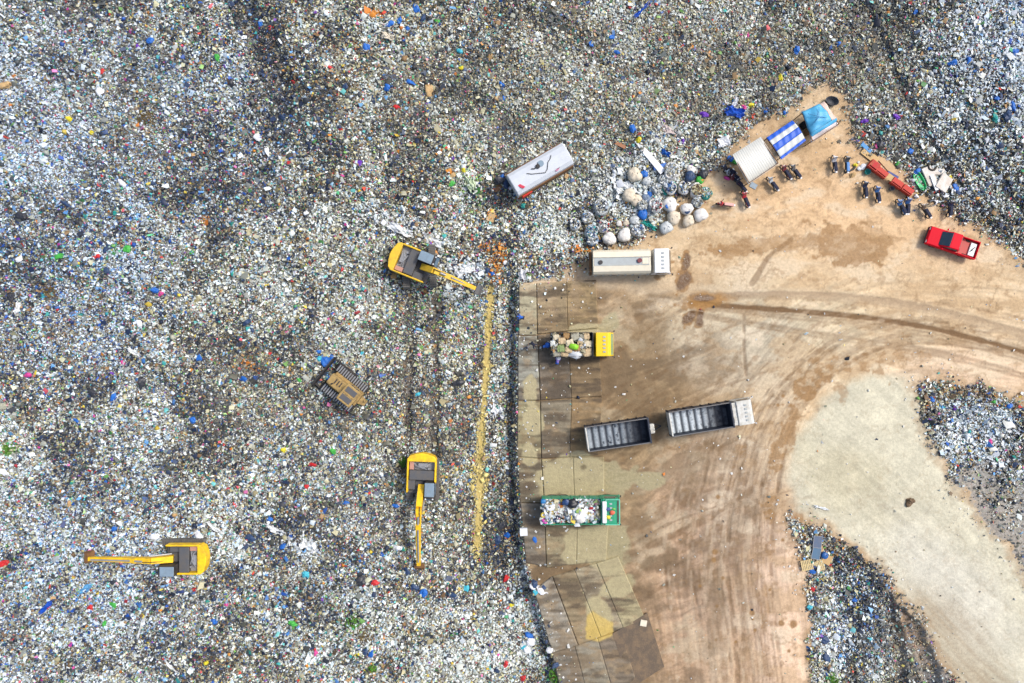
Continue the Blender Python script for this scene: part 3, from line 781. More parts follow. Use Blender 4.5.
# bigger bags and sheets scattered through the refuse
n = 6500
px = rng.uniform(-50, 1075, n); py = rng.uniform(-50, 730, n)
ok = samp(dirt_sd, px, py) < -5
px, py = px[ok], py[ok]; n = len(px)
cols, ki = pick_colours(px, py, rng)
sz = np.clip(rng.lognormal(math.log(.36), .3, n), .22, .8)
x = (px - 512) * M; y = (341.5 - py) * M; z = samp(hgt, px, py) + .05
dm = (rng.random(n) < .75 * sstep(.52, .38, samp(c_mid, px, py))) & (samp(m_white, px, py) < .4)
cols[dm] = PCOL['dark'][rng.integers(0, 5, dm.sum())] * BOOST
l2 = litter_mesh('garbage_bags', x, y, z, sz, cols, rng, lump=.6)
tag(l2, 'uncountable knotted bags and crumpled sheets strewn through the refuse', 'garbage bags', kind='stuff')
n = 170000
px = rng.uniform(-50, 1075, n); py = rng.uniform(-50, 730, n)
core = samp(m_white, px, py); ok = (samp(dirt_sd, px, py) < -2) & (rng.random(n) < np.clip(sstep(.3, .95, core) * .8 + .5 * (core > 1.1), 0, 1))
px, py = px[ok], py[ok]; n = len(px)
cc = PCOL['white'][rng.integers(0, 5, n)] * rng.uniform(.8, 1.15, n)[:, None]
sz = np.clip(rng.lognormal(math.log(.17), .5, n), .08, .8)
lw = litter_mesh('pale_plastic', (px - 512) * M, (341.5 - py) * M, samp(hgt, px, py) + rng.uniform(.05, .2, n), sz, np.clip(cc, 0, .92), rng, .4)
tag(lw, 'drifts of pale plastic bags and film gathered in heaps on the refuse', 'plastic', kind='stuff')
# sparse scraps trodden into the dirt
n = 9000
px = rng.uniform(515, 1075, n); py = rng.uniform(75, 730, n)
sdv = samp(dirt_sd, px, py)
pr = .10 + .9 * sstep(26, 0, sdv) + .55 * sstep(600, 530, px) + .25 * samp(mud, px, py)
ok = (sdv > 0) & (rng.random(n) < pr)
px, py = px[ok], py[ok]; n = len(px)
cols, ki = pick_colours(px, py, rng)
wm = rng.random(n) < .5
cols[wm] = np.array(A(222, 222, 216))
sz = np.clip(rng.lognormal(math.log(.13), .45, n), .06, .4)
z = samp(hgt, px, py) + np.where(px < 612, .17, .0)
l3 = litter_mesh('scraps', (px - 512) * M, (341.5 - py) * M, z, sz, cols, rng)
tag(l3, 'small pale scraps scattered over the bare dirt and slabs', 'litter', kind='stuff')
# ------------------------------------------------------------ materials for the things
m_yelp = mat('yellow_paint', A(255, 206, 30, .85), .45, dirt=.7, dcol=A(160, 126, 60), scale=2.0)
m_yeld = mat('worn_yellow_paint', A(240, 196, 50, .8), .5, dirt=.6, dcol=A(160, 130, 70))
m_yelt = mat('yellow_cab_paint', A(250, 208, 20), .4, dirt=.12)
m_tan = mat('dusty_yellow_paint', A(186, 156, 98), .8, dirt=.85, dcol=A(104, 86, 62), scale=2.4)
m_blk = mat('black_steel', A(44, 46, 50), .6, dirt=.4)
m_rub = mat('rubber', A(40, 40, 40), .85, dirt=.5)
m_deck = mat('grey_deck_steel', A(92, 94, 98), .6, dirt=.5, dcol=A(120, 108, 88))
m_track = mat('track_steel', A(110, 108, 104), .7, dirt=.7, dcol=A(84, 78, 70))
m_glass = mat('blue_grey_glass', A(92, 124, 150), .15, dirt=.15, spec=.6)
m_dglass = mat('dark_glass', A(40, 60, 74), .12, dirt=.1, spec=.6)
m_roofg = mat('pale_blue_cab_roof', A(138, 160, 176), .4, dirt=.3, dcol=A(110, 112, 110))
m_steel = mat('bright_steel', A(170, 172, 174), .35, metal=.3, dirt=.3)
m_pinkr = mat('radiator_grille', A(200, 150, 132), .6, dirt=.4)
m_cream = mat('cream_paint', A(236, 228, 204), .45, dirt=.25, dcol=A(190, 172, 140))
m_white = mat('white_paint', A(238, 240, 240), .4, dirt=.25, dcol=A(190, 186, 176))
m_tankw = mat('silver_white_sheet', A(216, 222, 228), .4, dirt=.3, dcol=A(184, 186, 186))
m_walk = mat('grey_walkway_plate', A(180, 188, 188), .6, dirt=.3)
m_rust = mat('rusty_brown_steel', A(134, 96, 60), .8, dirt=.6, dcol=A(96, 66, 42))
m_red = mat('red_paint', A(228, 6, 40), .55, spec=.12, dirt=.06, dcol=A(150, 60, 50))
m_redf = mat('faded_red_paint', A(214, 66, 48), .6, dirt=.25, dcol=A(160, 60, 50))
m_navy = mat('navy_steel', A(34, 42, 58), .6, dirt=.5, dcol=A(70, 82, 96), scale=2.5)
m_resid = mat('whitish_residue', A(176, 194, 208), .8, dirt=.9, dcol=A(40, 54, 74), scale=1.3)
m_resid2 = mat('grey_residue', A(130, 146, 158), .8, dirt=.95, dcol=A(30, 38, 52), scale=1.5)
m_dusty = mat('dusty_white_paint', A(224, 224, 216), .75, dirt=.6, dcol=A(150, 138, 112), scale=2.2)
m_green = mat('green_paint', A(30, 160, 120), .45, dirt=.3)
m_seat = mat('black_vinyl', A(24, 28, 38), .75, spec=.15, dirt=.2)
m_bluep = mat('blue_plastic', A(40, 100, 170), .45, dirt=.15)
m_conc = mat('grey_iron', A(110, 112, 114), .6, dirt=.5)
def cmat(name, rgb, rough=.6, dirt=.2, bump=0.0, scale=2.5, dcol=(0.2, 0.17, 0.13)):
    return mat(name, A(*rgb), rough, dirt=dirt, bump=bump, scale=scale, dcol=dcol)

def wheel(parent, x, y, r, wd, name='wheel'):
    b = MB()
    prof = [(r * .62, -wd / 2), (r * .93, -wd / 2), (r, -wd * .36), (r, wd * .36), (r * .93, wd / 2), (r * .62, wd / 2)]
    n = 18
    rings = []
    for k in range(n + 1):
        a = 2 * math.pi * k / n
        rings.append([(math.cos(a) * q[0], q[1], math.sin(a) * q[0]) for q in prof])
    b.loft(rings, cap=False)
    w_ = b.build(name, m_rub, parent, smooth=False)
    w_.location = (x, y, r)
    h = MB(); h.tube([(0, -wd * .42, 0), (0, wd * .42, 0)], r * .63, 14)
    h.build('rim', m_conc, w_)
    return w_

# ------------------------------------------------------------ excavators
def excavator(px, py, ang, boom, cab_side=1, track_ang=None, label='', worn=False, top=2.2, arm_steel=False):
    x, y, z = place(px, py, top)
    t = thing('excavator', label, 'excavator', (x, y, z), R(ang), 'yellow excavators working on the refuse')
    ym = m_yeld if worn else m_yelp
    ta = R((track_ang if track_ang is not None else ang) - ang)
    Rz = Matrix.Rotation(ta, 3, 'Z')
    for s in (-1, 1):
        b = MB()
        prof = [(-2.0, .25), (-2.15, .5), (-1.95, .82), (1.95, .82), (2.15, .5), (2.0, .25), (1.7, .05), (-1.7, .05)]
        b.prism_y(prof, s * 1.3 - .3, s * 1.3 + .3, .03)
        for k in range(23):
            xx = -1.95 + k * 3.9 / 22
            b.box((xx, s * 1.3, .85), (.11, .66, .07)); b.box((xx, s * 1.3, .03), (.11, .66, .07))
        o = b.build('track', m_track, t); o.rotation_euler = (0, 0, ta)
    b = MB(); b.box((0, 0, .55), (2.0, 2.0, .4), bevel=.06); b.tube([(0, 0, .6), (0, 0, 1.0)], .7, 20)
    o = b.build('undercarriage', m_blk, t); o.rotation_euler = (0, 0, ta)
    # house
    b = MB(); b.box((-.55, 0, 1.12), (3.7, 2.8, .26), bevel=.04)
    b.build('deck', m_deck, t)
    b = MB(); b.box((-.62, .05, 1.62), (.95, 2.5, .75), bevel=.05)      # tank and battery boxes
    b.box((.35, -1.0, 1.5), (1.0, .75, .55), bevel=.05)
    b.build('deck_box', m_deck, t)
    b = MB()
    prof = [(-2.25, -1.42), (-2.55, -1.2), (-2.76, -.6), (-2.84, 0), (-2.76, .6), (-2.55, 1.2), (-2.25, 1.42), (-1.98, 1.42), (-1.98, -1.42)]
    b.prism_z(prof, 1.1, 2.15, .07)
    b.build('counterweight', ym, t)
    for s in (-1, 1):
        b = MB(); L = 3.1 if s == -cab_side else 2.2
        b.box((-2.0 + L / 2, s * 1.36, 1.72), (L, .16, .86), bevel=.05)
        b.build('side_panel', ym, t)
    b = MB()
    b.box((-1.53, 0, 1.35), (.86, 2.5, .3)); 
    b.tube([(-1.55, -.2, 1.7), (-1.55, .55, 1.7)], .22, 10); b.tube([(-1.3, .7, 1.6), (-1.3, .7, 2.05)], .09, 8)
    b.box((-1.62, .1, 1.72), (.4, .95, .34), bevel=.04)
    b.tube([(-1.9, -.9, 1.75), (-1.5, -.5, 1.85), (-1.4, .2, 1.95), (-1.75, .8, 1.85)], .06, 6)
    b.tube([(-1.25, -.7, 1.8), (-1.4, -.1, 1.92), (-1.2, .5, 1.85)], .05, 6)
    b.build('engine', m_steel, t)
    b = MB(); b.box((-1.55, -cab_side * 1.0, 1.74), (.8, .42, .3), bevel=.02)
    b.build('radiator', m_pinkr, t)
    # cab
    cy = cab_side * .92
    b = MB(); b.prism_y([(-.1, 1.2), (1.55, 1.2), (1.72, 1.9), (1.5, 2.78), (-.02, 2.78)], cy - .5, cy + .5, .06)
    cb = b.build('cab', m_blk, t)
    b = MB(); b.box((.62, cy, 2.83), (1.35, .92, .07), bevel=.03); b.box((1.0, cy, 2.88), (.5, .6, .03), bevel=.01)
    b.build('roof', m_roofg, cb)
    b = MB(); b.prism_y([(1.60, 1.45), (1.765, 1.9), (1.60, 2.6), (1.56, 2.6), (1.70, 1.9), (1.55, 1.45)], cy - .42, cy + .42)
    b.build('windscreen', m_glass, cb)
    b = MB(); b.box((.65, cy + cab_side * .515, 2.15), (1.1, .03, .75)); b.build('window', m_glass, cb)
    b = MB()
    for q in (-.35, .35): b = MB(); b.box((1.5, cy + q, 2.86), (.12, .14, .12), bevel=.02); b.build('work_lamp', m_white, cb)
    # boom and arm
    (bx, bz), (mx_, mz), (ex, ez), (tx, tz) = boom
    by = 0.02
    b = MB(); b.beam((bx, by, bz), (mx_ * .5 + bx * .5, by, mz + .15), .62, .55, .55, .75); b.beam((mx_ * .5 + bx * .5 - .05, by, mz + .15), (mx_, by, mz), .54, .72, .44, .5)
    bo = b.build('boom', ym, t)
    for s in (-1, 1):
        h = MB(); h.tube([(bx + .3, by + s * .36, bz - .3), (bx * .45 + mx_ * .55, by + s * .36, mz + .1)], .09, 8); h.build('hydraulic_cylinder', m_steel, bo)
    b = MB(); b.beam((mx_ - .5, by, mz + .2), (mx_ + .3, by, mz - .05), .46, .6, .46, .6); b.beam((mx_ + .25, by, mz - .05), (ex, by, ez), .46, .55, .36, .3)
    ar = b.build('arm', m_steel if arm_steel else ym, t)
    h = MB(); h.tube([(bx + .2, by + .12, bz + .3), (bx * .5 + mx_ * .5, by + .1, mz + .58), (mx_ - .2, by + .12, mz + .35)], .035, 6); h.build('hose', m_rub, bo)
    h = MB(); h.tube([(bx * .3 + mx_ * .7, by, mz + .62), (mx_ - .35, by, mz + .45)], .1, 8); h.tube([(mx_ + .2, by, mz + .35), (ex - .4, by, ez + .35)], .08, 8)
    h.build('hydraulic_cylinder', m_steel, ar)
    b = MB()
    bp = [(0, .1), (.35, .0), (.6, -.4), (.45, -.9), (.1, -1.1), (-.05, -1.0), (.25, -.75), (.32, -.4), (.12, -.15), (-.1, -.1)]
    b.prism_y([(tx + q[0], tz + q[1]) for q in bp], by - .45, by + .45, .02)
    for s in (-1, 1): b.prism_y([(tx, tz + .1), (tx + .4, tz), (tx + .6, tz - .4), (tx + .4, tz - .9), (tx + .05, tz - 1.05)], by + s * .47 - .02, by + s * .47 + .02)
    for k in range(5): b.box((tx - .02, by - .36 + k * .18, tz - 1.1), (.09, .08, .2), rot=(0, .5, 0))
    b.build('bucket', m_rust if not worn else m_deck, t)
    return t
excavator(176.5, 560, 180, [(.55, 1.6), (4.2, 2.0), (8.7, 1.7), (8.9, 1.5)], 1, 180,
          'yellow excavator at lower left with its long boom stretched flat to the left', top=2.1)
excavator(421, 482, -92, [(.45, 1.6), (4.2, 3.0), (8.3, 1.7), (8.4, 1.2)], 1, -90,
          'yellow excavator beside the yellow strip, its thin boom pointing straight down the photo', top=2.1)
excavator(417, 264.5, -22, [(.5, 1.6), (3.4, 2.9), (5.9, 1.3), (6.0, 1.0)], 1, -88,
          'worn yellow excavator near the white plastic heap, its boom pointing right and down', worn=True, top=2.1)

# ------------------------------------------------------------ bulldozer
x, y, z = place(342, 388, 1.8)
t = thing('bulldozer', 'dusty tan bulldozer with striped steel tracks pushing blue scraps on the open refuse', 'bulldozer', (x, y, z), R(141))
for s in (-1, 1):
    b = MB(); prof = [(-1.9, .3), (-2.05, .6), (-1.8, 1.0), (1.7, 1.0), (1.98, .6), (1.8, .25), (1.5, .05), (-1.6, .05)]
    b.prism_y(prof, s * 1.2 - .3, s * 1.2 + .3, .03); b.build('track', m_blk, t)
    b = MB()
    for k in range(14): b.box((-1.75 + k * 3.35 / 13, s * 1.2, 1.04), (.12, .72, .08), bevel=.01)
    b.build('track_shoe', m_steel, t)
b = MB(); b.box((.6, 0, 1.35), (2.0, 1.1, .8), bevel=.09, seg=2); b.box((-.2, 0, .8), (3.4, 1.6, .5), bevel=.05)
hd = b.build('engine_hood', m_tan, t)
b = MB(); b.tube([(1.0, .25, 1.7), (1.0, .25, 2.3)], .07, 8); b.build('exhaust_pipe', m_blk, hd)
b = MB()
for q in (.3, .6, .9): b.box((q, -.1, 1.77), (.12, .5, .03))
b.build('vent', m_blk, hd)
b = MB(); b.prism_y([(-1.7, 1.0), (-.35, 1.0), (-.25, 1.6), (-.45, 2.55), (-1.62, 2.55)], -.78, .78, .06)
cb = b.build('cab', m_tan, t)
b = MB(); b.box((-1.05, 0, 2.62), (1.6, 1.85, .12), bevel=.05); b.box((-1.05, 0, 2.70), (1.3, .12, .05), bevel=.02); b.build('roof', m_tan, cb)
b = MB(); b.box((-1.05, .43, 2.695), (1.15, .55, .03), bevel=.01); b.box((-1.05, -.43, 2.695), (1.15, .55, .03), bevel=.01); b.build('roof_panel', m_deck, cb)
b = MB(); b.box((-1.0, .79, 2.0), (.9, .03, .8)); b.box((-1.0, -.79, 2.0), (.9, .03, .8)); b.box((-.33, 0, 2.05), (.03, 1.3, .7), rot=(0, -.2, 0)); b.build('window', m_dglass, cb)
b = MB(); b.prism_y([(2.55, .1), (2.45, .5), (2.55, 1.1), (2.66, 1.15), (2.58, .5), (2.68, .05)], -1.75, 1.75, .02)
b.build('blade', m_blk, t)
b = MB()
for s in (-1, 1): b.beam((-.3, s * 1.62, .5), (2.5, s * 1.55, .5), .16, .25)
b.build('push_arm', m_blk, t)
b = MB(); b.beam((-1.9, 0, .7), (-2.6, 0, .5), .9, .25, .5, .2); b.tube([(-2.4, -.2, .9), (-2.5, -.2, .1)], .09, 6); b.build('ripper', m_tan, t)

# ------------------------------------------------------------ trucks
def truck_base(t, L, axles, wd=2.4, frame=m_blk):
    b = MB()
    for s in (-1, 1): b.box((L / 2, s * .42, .85), (L, .14, .28))
    for k in range(5): b.box((L * (k + .5) / 5, 0, .85), (.14, .8, .2))
    b.build('chassis', frame, t)
    for xx in axles:
        for s in (-1, 1): wheel(t, xx, s * (wd / 2 - .28), .5, .42)
def truck_cab(t, x0, L, wd, h, m, glass=m_dglass, vents=True, mirror=m_blk, roofm=None, low=.55):
    x1 = x0 + L
    b = MB(); b.prism_y([(x0, low), (x1 - .05, low), (x1, 1.25), (x1 - .04, 1.45), (x1 - .34, h - .18), (x1 - .6, h), (x0 + .05, h)], -wd / 2, wd / 2, .07)
    c = b.build('cab', m, t)
    b = MB(); b.prism_y([(x1 - .005, 1.5), (x1 - .315, h - .2), (x1 - .355, h - .2), (x1 - .05, 1.5)], -wd / 2 + .13, wd / 2 - .13)
    b.build('windscreen', glass, c)
    for s in (-1, 1):
        b = MB(); b.prism_y([(x0 + .35, 1.45), (x1 - .3, 1.45), (x1 - .55, h - .3), (x0 + .35, h - .3)], s * (wd / 2 + .003) - .012, s * (wd / 2 + .003) + .012)
        b.build('window', glass, c)
        b = MB(); b.beam((x1 - .2, s * wd / 2, 2.0), (x1 + .04, s * (wd / 2 + .12), 2.0), .04, .04); b.box((x1 + .04, s * (wd / 2 + .12), 1.85), (.07, .16, .38), bevel=.02)
        b.build('mirror', mirror, c)
        b = MB(); b.box((x1 + .01, s * (wd / 2 - .35), .85), (.06, .35, .2), bevel=.02); b.build('headlight', m_white, c)
    b = MB(); b.box((x1 + .05, 0, .6), (.16, wd, .3), bevel=.04); b.build('bumper', m, c)
    if vents:
        for k in range(5):
            b = MB(); b.box((x0 + L * .46, -.62 * wd / 2 + k * .31 * wd / 2, h + .03), (.26, .17, .07), bevel=.02)
            b.build('roof_marker', m_walk, c)
    return c

# yellow truck of bundles; local x=0 at the tail
def at_pt(px, py, ang, base, top, label, name, cat, group=None):
    x, y = W(px, py, base + top)
    return thing(name, label, cat, (x, y, base), R(ang), group)
t = at_pt(551, 344.8, 0.5, SLABZ, 2.0, 'yellow truck with an open bed of tan bundles parked on the slabs', 'truck', 'truck')
truck_base(t, 5.9, (1.2, 4.9), 2.3)
truck_cab(t, 4.25, 1.85, 2.3, 2.45, m_yelt, glass=cmat('pale_green_glass', (150, 176, 130), .2, .2))
b = MB(); b.box((2.0, 0, 1.05), (4.0, 2.3, .1)); 
b.build('bed', m_blk, t)
for s in (-1, 1):
    b = MB()
    for zz in (1.3, 1.6, 1.9): b.box((2.0, s * 1.17, zz), (4.0, .04, .09))
    for k in range(6): b.box((.05 + k * .78, s * 1.18, 1.5), (.07, .06, 1.0))
    b.build('side_rail', m_blk, t)
b = MB(); b.box((4.03, 0, 1.7), (.05, 2.3, 1.3)); b.build('headboard', m_navy, t)
tw = t
bal = [('tan', (202, 176, 134)), ('tan', (214, 190, 150)), ('brown', (176, 140, 92)), ('grey', (170, 168, 150)), ('pale', (224, 212, 182)), ('green', (150, 170, 110))]
bm_ = {k: cmat(k + '_bundle_paper', v, .8, .6, .6, 4, A(120, 96, 66)) for k, v in bal}
mw = t.matrix_basis
spots = [(3.55, -.72, 1.75, .92, .78, 'tan'), (3.6, .08, 1.8, .86, .68, 'pale'), (3.45, .8, 1.75, .6, .64, 'tan'), (3.95 - .9, .82, 1.7, .55, .6, 'grey'), (2.85, .1, 1.8, .5, .66, 'tan'),
         (2.5, -.35, 1.9, .6, .6, 'brown'), (2.35, .75, 1.75, .8, .7, 'grey'), (1.75, .2, 1.95, .75, .6, 'pale'), (1.7, -.45, 1.85, .72, .55, 'tan'), (1.5, .85, 1.7, .6, .6, 'brown'),
         (1.05, .35, 1.9, .7, .62, 'tan'), (.95, -.35, 1.85, .66, .7, 'green'), (.45, -.1, 1.65, .6, .7, 'grey'), (.5, .75, 1.75, .6, .55, 'pale'), (.55, -.85, 1.6, .7, .6, 'grey'), (1.35, -.9, 1.6, .7, .55, 'tan')]
def cprint(s): return s
for i, (a, c, e, l, wd_, cc) in enumerate(spots):
    b = MB(); b.box((0, 0, 0), (l, wd_, .62), bevel=.13, seg=3)
    r_ = random.Random(i)
    for v in b.bm.verts: v.co += Vector((r_.uniform(-.05, .05), r_.uniform(-.05, .05), r_.uniform(-.06, .06)))
    for q in (-.2, .2): b.box((q * l, 0, .0), (.03, wd_ + .03, .65))
    o = b.build('bundle', bm_[cc], None)
    o.location = mw @ Vector((a, c, e)); o.rotation_euler = (random.uniform(-.12, .12), random.uniform(-.12, .12), random.uniform(-.35, .35))
    nm = {'tan': 'tan', 'pale': 'cream', 'brown': 'brown', 'grey': 'greyish', 'green': 'olive green'}[cc]
    if cc == 'green': tag(o, 'olive green bundle tied among tan ones near the tail of the yellow truck', 'bundle', 'bundles on the yellow truck')
    else: tag(o, f'{nm} tied bundle stacked with similar {nm} ones on the yellow truck', 'bundle', f'{nm} bundles on the yellow truck')
b = MB(); b.blob((0, 0, 0), (.42, .34, .3), .2, 2, 3); o = b.build('sack', cmat('lime_plastic', (150, 220, 50), .5, .05, .3), None, True); o.location = mw @ Vector((2.2, -.2, 2.25)); tag(o, 'bright lime green sack on top of the load of the yellow truck', 'sack')
b = MB(); b.blob((0, 0, 0), (.7, .45, .35), .2, 3, 5); o = b.build('sack', cmat('milky_plastic', (214, 218, 220), .5, .2, .3), None, True); o.location = mw @ Vector((2.4, -.9, 1.75)); tag(o, 'milky white plastic sack at the lower side of the yellow truck bed', 'sack')

# green truck of loose refuse
t = at_pt(542, 511.8, .3, SLABZ, 2.3, 'green truck piled with loose colourful refuse on the wet slabs', 'truck', 'truck')
truck_base(t, 7.4, (1.1, 2.2, 6.5), 2.5)
truck_cab(t, 5.75, 1.85, 2.5, 2.5, m_green)
b = MB(); b.box((2.85, 0, 1.05), (5.7, 2.5, .1)); b.build('bed', m_blk, t)
for s in (-1, 1):
    b = MB(); b.box((2.85, s * 1.26, 1.65), (5.7, .06, 1.15), bevel=.02)
    for k in range(7): b.box((.1 + k * .92, s * 1.3, 1.65), (.08, .06, 1.15))
    b.build('side_wall', m_green, t)
b = MB(); b.box((5.72, 0, 1.75), (.08, 2.5, 1.4)); b.build('headboard', m_green, t)
b = MB(); b.box((5.98, 0, 2.62), (.42, 2.1, .16), bevel=.05); b.build('air_deflector', m_white, t)
b = MB()
for s in (-1, 1): b.tube([(6.1, s * 1.2, 2.62), (7.45, s * 1.2, 2.62)], .05, 6)
b.tube([(7.42, -1.2, 2.62), (7.42, 1.2, 2.62)], .06, 6); b.tube([(6.1, -1.2, 2.62), (6.1, 1.2, 2.62)], .05, 6); b.build('roof_rack', cmat('light_green_paint', (110, 214, 180), .5), t)
mw = t.matrix_basis
def load_heap(mw, L, wd, z0, name, label, cat, n, wts, seed, hmax=.7, sz=.26):
    r = np.random.default_rng(seed)
    lx = r.uniform(0.02, L, n); ly = r.uniform(-wd / 2, wd / 2, n)
    hz = z0 + hmax * np.sqrt(np.clip(1 - (ly / (wd / 2 + .1)) ** 2, 0, 1)) * np.clip(np.minimum(lx + .5, L - lx + .6), 0, 1) * (0.8 + .3 * np.sin(lx * 2.1 + 1)) - r.uniform(0, .12, n)
    P = np.array([mw @ Vector((a, b_, c)) for a, b_, c in zip(lx, ly, hz)])
    ks = list(wts); pr = np.array([wts[k] for k in ks], float); ki = r.choice(len(ks), n, p=pr / pr.sum())
    cc = np.array([PCOL[ks[k]][r.integers(0, len(PCOL[ks[k]]))] for k in ki]) * r.uniform(.8, 1.15, n)[:, None]
    s_ = np.clip(r.lognormal(math.log(sz), .4, n), .1, .7)
    o = litter_mesh(name, P[:, 0], P[:, 1], P[:, 2], s_, np.clip(cc, .01, .9), r, .55)
    return tag(o, label, cat, kind='stuff')
load_heap(mw, 5.6, 2.35, 1.6, 'refuse_load', 'loose refuse of white and coloured bags heaped in the green truck bed', 'garbage', 1500, dict(white=50, grey=14, dark=9, blue=5, green=4, pink=3, teal=3, yellow=2, tan=10, orange=2, red=1), 3)
for (a, c, e, rr, colr, lab) in ((.15, .95, 2.1, .28, (50, 130, 190), 'small blue bag at the upper tail corner of the green truck load'), (.25, -.98, 2.1, .3, (226, 90, 190), 'pink bag at the lower tail corner of the green truck load'),
                       (2.9, .75, 2.5, .5, (26, 30, 40), 'black bag on the upper edge of the green truck load'), (2.3, .95, 2.4, .34, (44, 74, 120), 'navy blue bag near the middle of the upper edge of the green truck load'), (3.6, -.55, 2.5, .5, (244, 240, 230), 'large white bag right of centre on the green truck load'),
                       (3.5, .1, 2.5, .26, (180, 214, 110), 'light green bag amid the right half of the green truck load'), (.7, .3, 2.3, .4, (240, 244, 246), 'white bag near the tail of the green truck load')):
    b = MB(); b.blob((0, 0, 0), (rr, rr * .85, rr * .6), .22, 3, int(a * 10)); o = b.build('refuse_bag', cmat('bag_plastic', colr, .4, .1, .4), None, True); o.location = mw @ Vector((a, c, e)); tag(o, lab, 'bag')
for i, (a, c, rr, colr, lab) in enumerate(((6.3, .3, .24, (60, 90, 140), 'small blue bundle lying on the roof of the green truck'), (6.75, -.05, .26, (236, 110, 80), 'orange and coral bag lying on the roof of the green truck'), (6.35, -.5, .24, (230, 220, 60), 'yellow bag lying on the roof of the green truck'), (6.9, .3, .14, (130, 210, 90), 'tiny lime scrap on the roof of the green truck'))):
    b = MB(); b.blob((0, 0, 0), (rr, rr * .8, rr * .5), .22, 2, i); o = b.build('bag', cmat('bag_plastic', colr, .5, .1, .4), None, True); o.location = mw @ Vector((a, c, 2.5 + rr * .4)); tag(o, lab, 'bag')
o = MB().tube([(math.cos(k * .524) * .2, math.sin(k * .524) * .2, 0) for k in range(13)], .06, 8).build('ring', cmat('yellow_foam', (226, 200, 50)), None, True)
o.location = mw @ Vector((.12, -.3, 2.35)); tag(o, 'yellow ring hanging at the tail of the green truck load', 'ring')

load_heap(tw.matrix_basis, 3.7, 2.2, 1.25, 'loose_scraps', 'loose grey and tan scraps filling gaps between the bundles of the yellow truck', 'scraps', 520, dict(tan=40, grey=30, white=14, brown=14, dark=10), 9, hmax=.72, sz=.2)

# cream tanker truck
t = at_pt(590.5, 262.3, 1.2, gz(630, 262), 2.3, 'cream tanker truck with a white cab parked at the top edge of the slabs', 'tanker_truck', 'truck')
truck_base(t, 7.5, (1.2, 2.4, 6.6), 2.4)
b = MB()
ring = [(-1.15, 1.05), (-1.22, 1.5), (-1.15, 2.2), (-.95, 2.5), (-.42, 2.58), (-.40, 2.46), (.40, 2.46), (.42, 2.58), (.95, 2.5), (1.15, 2.2), (1.22, 1.5), (1.15, 1.05)]
b.loft([[(xx, a, c) for a, c in ring] for xx in (.25, .3, 5.75, 5.8)])
tk = b.build('tank', m_cream, t)
b = MB(); b.box((3.0, 0, 2.475), (5.3, .78, .025)); b.build('walkway', m_walk, tk)
b = MB(); b.tube([(.95, -.05, 2.4), (.95, -.05, 2.62)], .2, 16); b.build('manhole', m_blk, tk)
b = MB(); b.tube([(4.7, .05, 2.4), (4.7, .05, 2.68)], .22, 16); b.build('manhole', cmat('dark_red_paint', (120, 40, 50)), tk)
b = MB(); b.box((5.28, .02, 2.5), (.6, .6, .06)); b.build('hatch', m_cream, tk)
b = MB(); b.box((.1, 0, 1.2), (.14, 2.3, .9), bevel=.03)
for s in (-.9, .9): b.tube([(.0, s, .6), (.0, s, 2.6)], .04, 6)
b.build('rear_ladder', m_rust, t)
for s in (-1, 1):
    for k in range(8):
        b = MB(); b.box((.6 + k * .72, s * 1.235, 1.5), (.08, .06, .9)); b.build('tank_rib', m_walk, t)
truck_cab(t, 6.1, 1.85, 2.35, 2.55, m_white)

# dump bodies
def dump_body(t, L, wd, z0, h, resm, seed, taper=0):
    fl = MB(); fl.box((L / 2, 0, z0), (L, wd, .12)); bd = fl.build('dump_bed', m_navy, t)
    for s in (-1, 1):
        b = MB(); b.box((L / 2, s * (wd / 2 - .04), z0 + h / 2 + .06), (L, .08, h), bevel=.015)
        for k in range(int(L / .8) + 1): b.box((.05 + k * (L - .1) / int(L / .8), s * (wd / 2 + .04), z0 + h / 2), (.1, .08, h * .95))
        b.build('side_wall', m_navy, t)
        b = MB(); b.box((L / 2, s * (wd / 2 - .02), z0 + h + .1), (L + .1, .10, .08), bevel=.02); b.build('top_rail', m_conc, t)
    b = MB(); b.box((L - .04, 0, z0 + h / 2 + .1), (.08, wd - .18, h)); b.box((L - .02, 0, z0 + h + .15), (.14, wd + .1, .08)); b.build('front_wall', m_navy, t)
    b = MB(); b.box((.04, 0, z0 + h / 2), (.08, wd - .18, h * .98)); b.box((.02, 0, z0 + h + .06), (.12, wd, .08)); b.build('tailgate', m_dusty, t)
    r = random.Random(seed)
    # caked residue lying in uneven cells on the floor, with shade painted in towards the front wall
    q = np.random.default_rng(seed); nu, nv = 90, 34
    u, v = np.meshgrid(np.linspace(.1, L - .12, nu), np.linspace(-wd / 2 + .1, wd / 2 - .1, nv))
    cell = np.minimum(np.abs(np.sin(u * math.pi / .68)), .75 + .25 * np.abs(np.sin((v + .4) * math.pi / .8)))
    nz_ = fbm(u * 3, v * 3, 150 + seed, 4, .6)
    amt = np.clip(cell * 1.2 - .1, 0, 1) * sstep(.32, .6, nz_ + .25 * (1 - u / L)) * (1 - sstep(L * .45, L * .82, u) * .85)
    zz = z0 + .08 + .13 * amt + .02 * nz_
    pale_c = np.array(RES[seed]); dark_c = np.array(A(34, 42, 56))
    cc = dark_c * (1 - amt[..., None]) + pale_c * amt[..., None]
    id_ = np.arange(nu * nv).reshape(nv, nu)
    Fq = np.stack([id_[:-1, :-1], id_[:-1, 1:], id_[1:, 1:], id_[1:, :-1]], -1).reshape(-1, 4)
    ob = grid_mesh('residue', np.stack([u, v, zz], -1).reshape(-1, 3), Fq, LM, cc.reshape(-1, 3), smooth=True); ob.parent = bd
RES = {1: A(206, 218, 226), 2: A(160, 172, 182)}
zt = gz(712, 418)
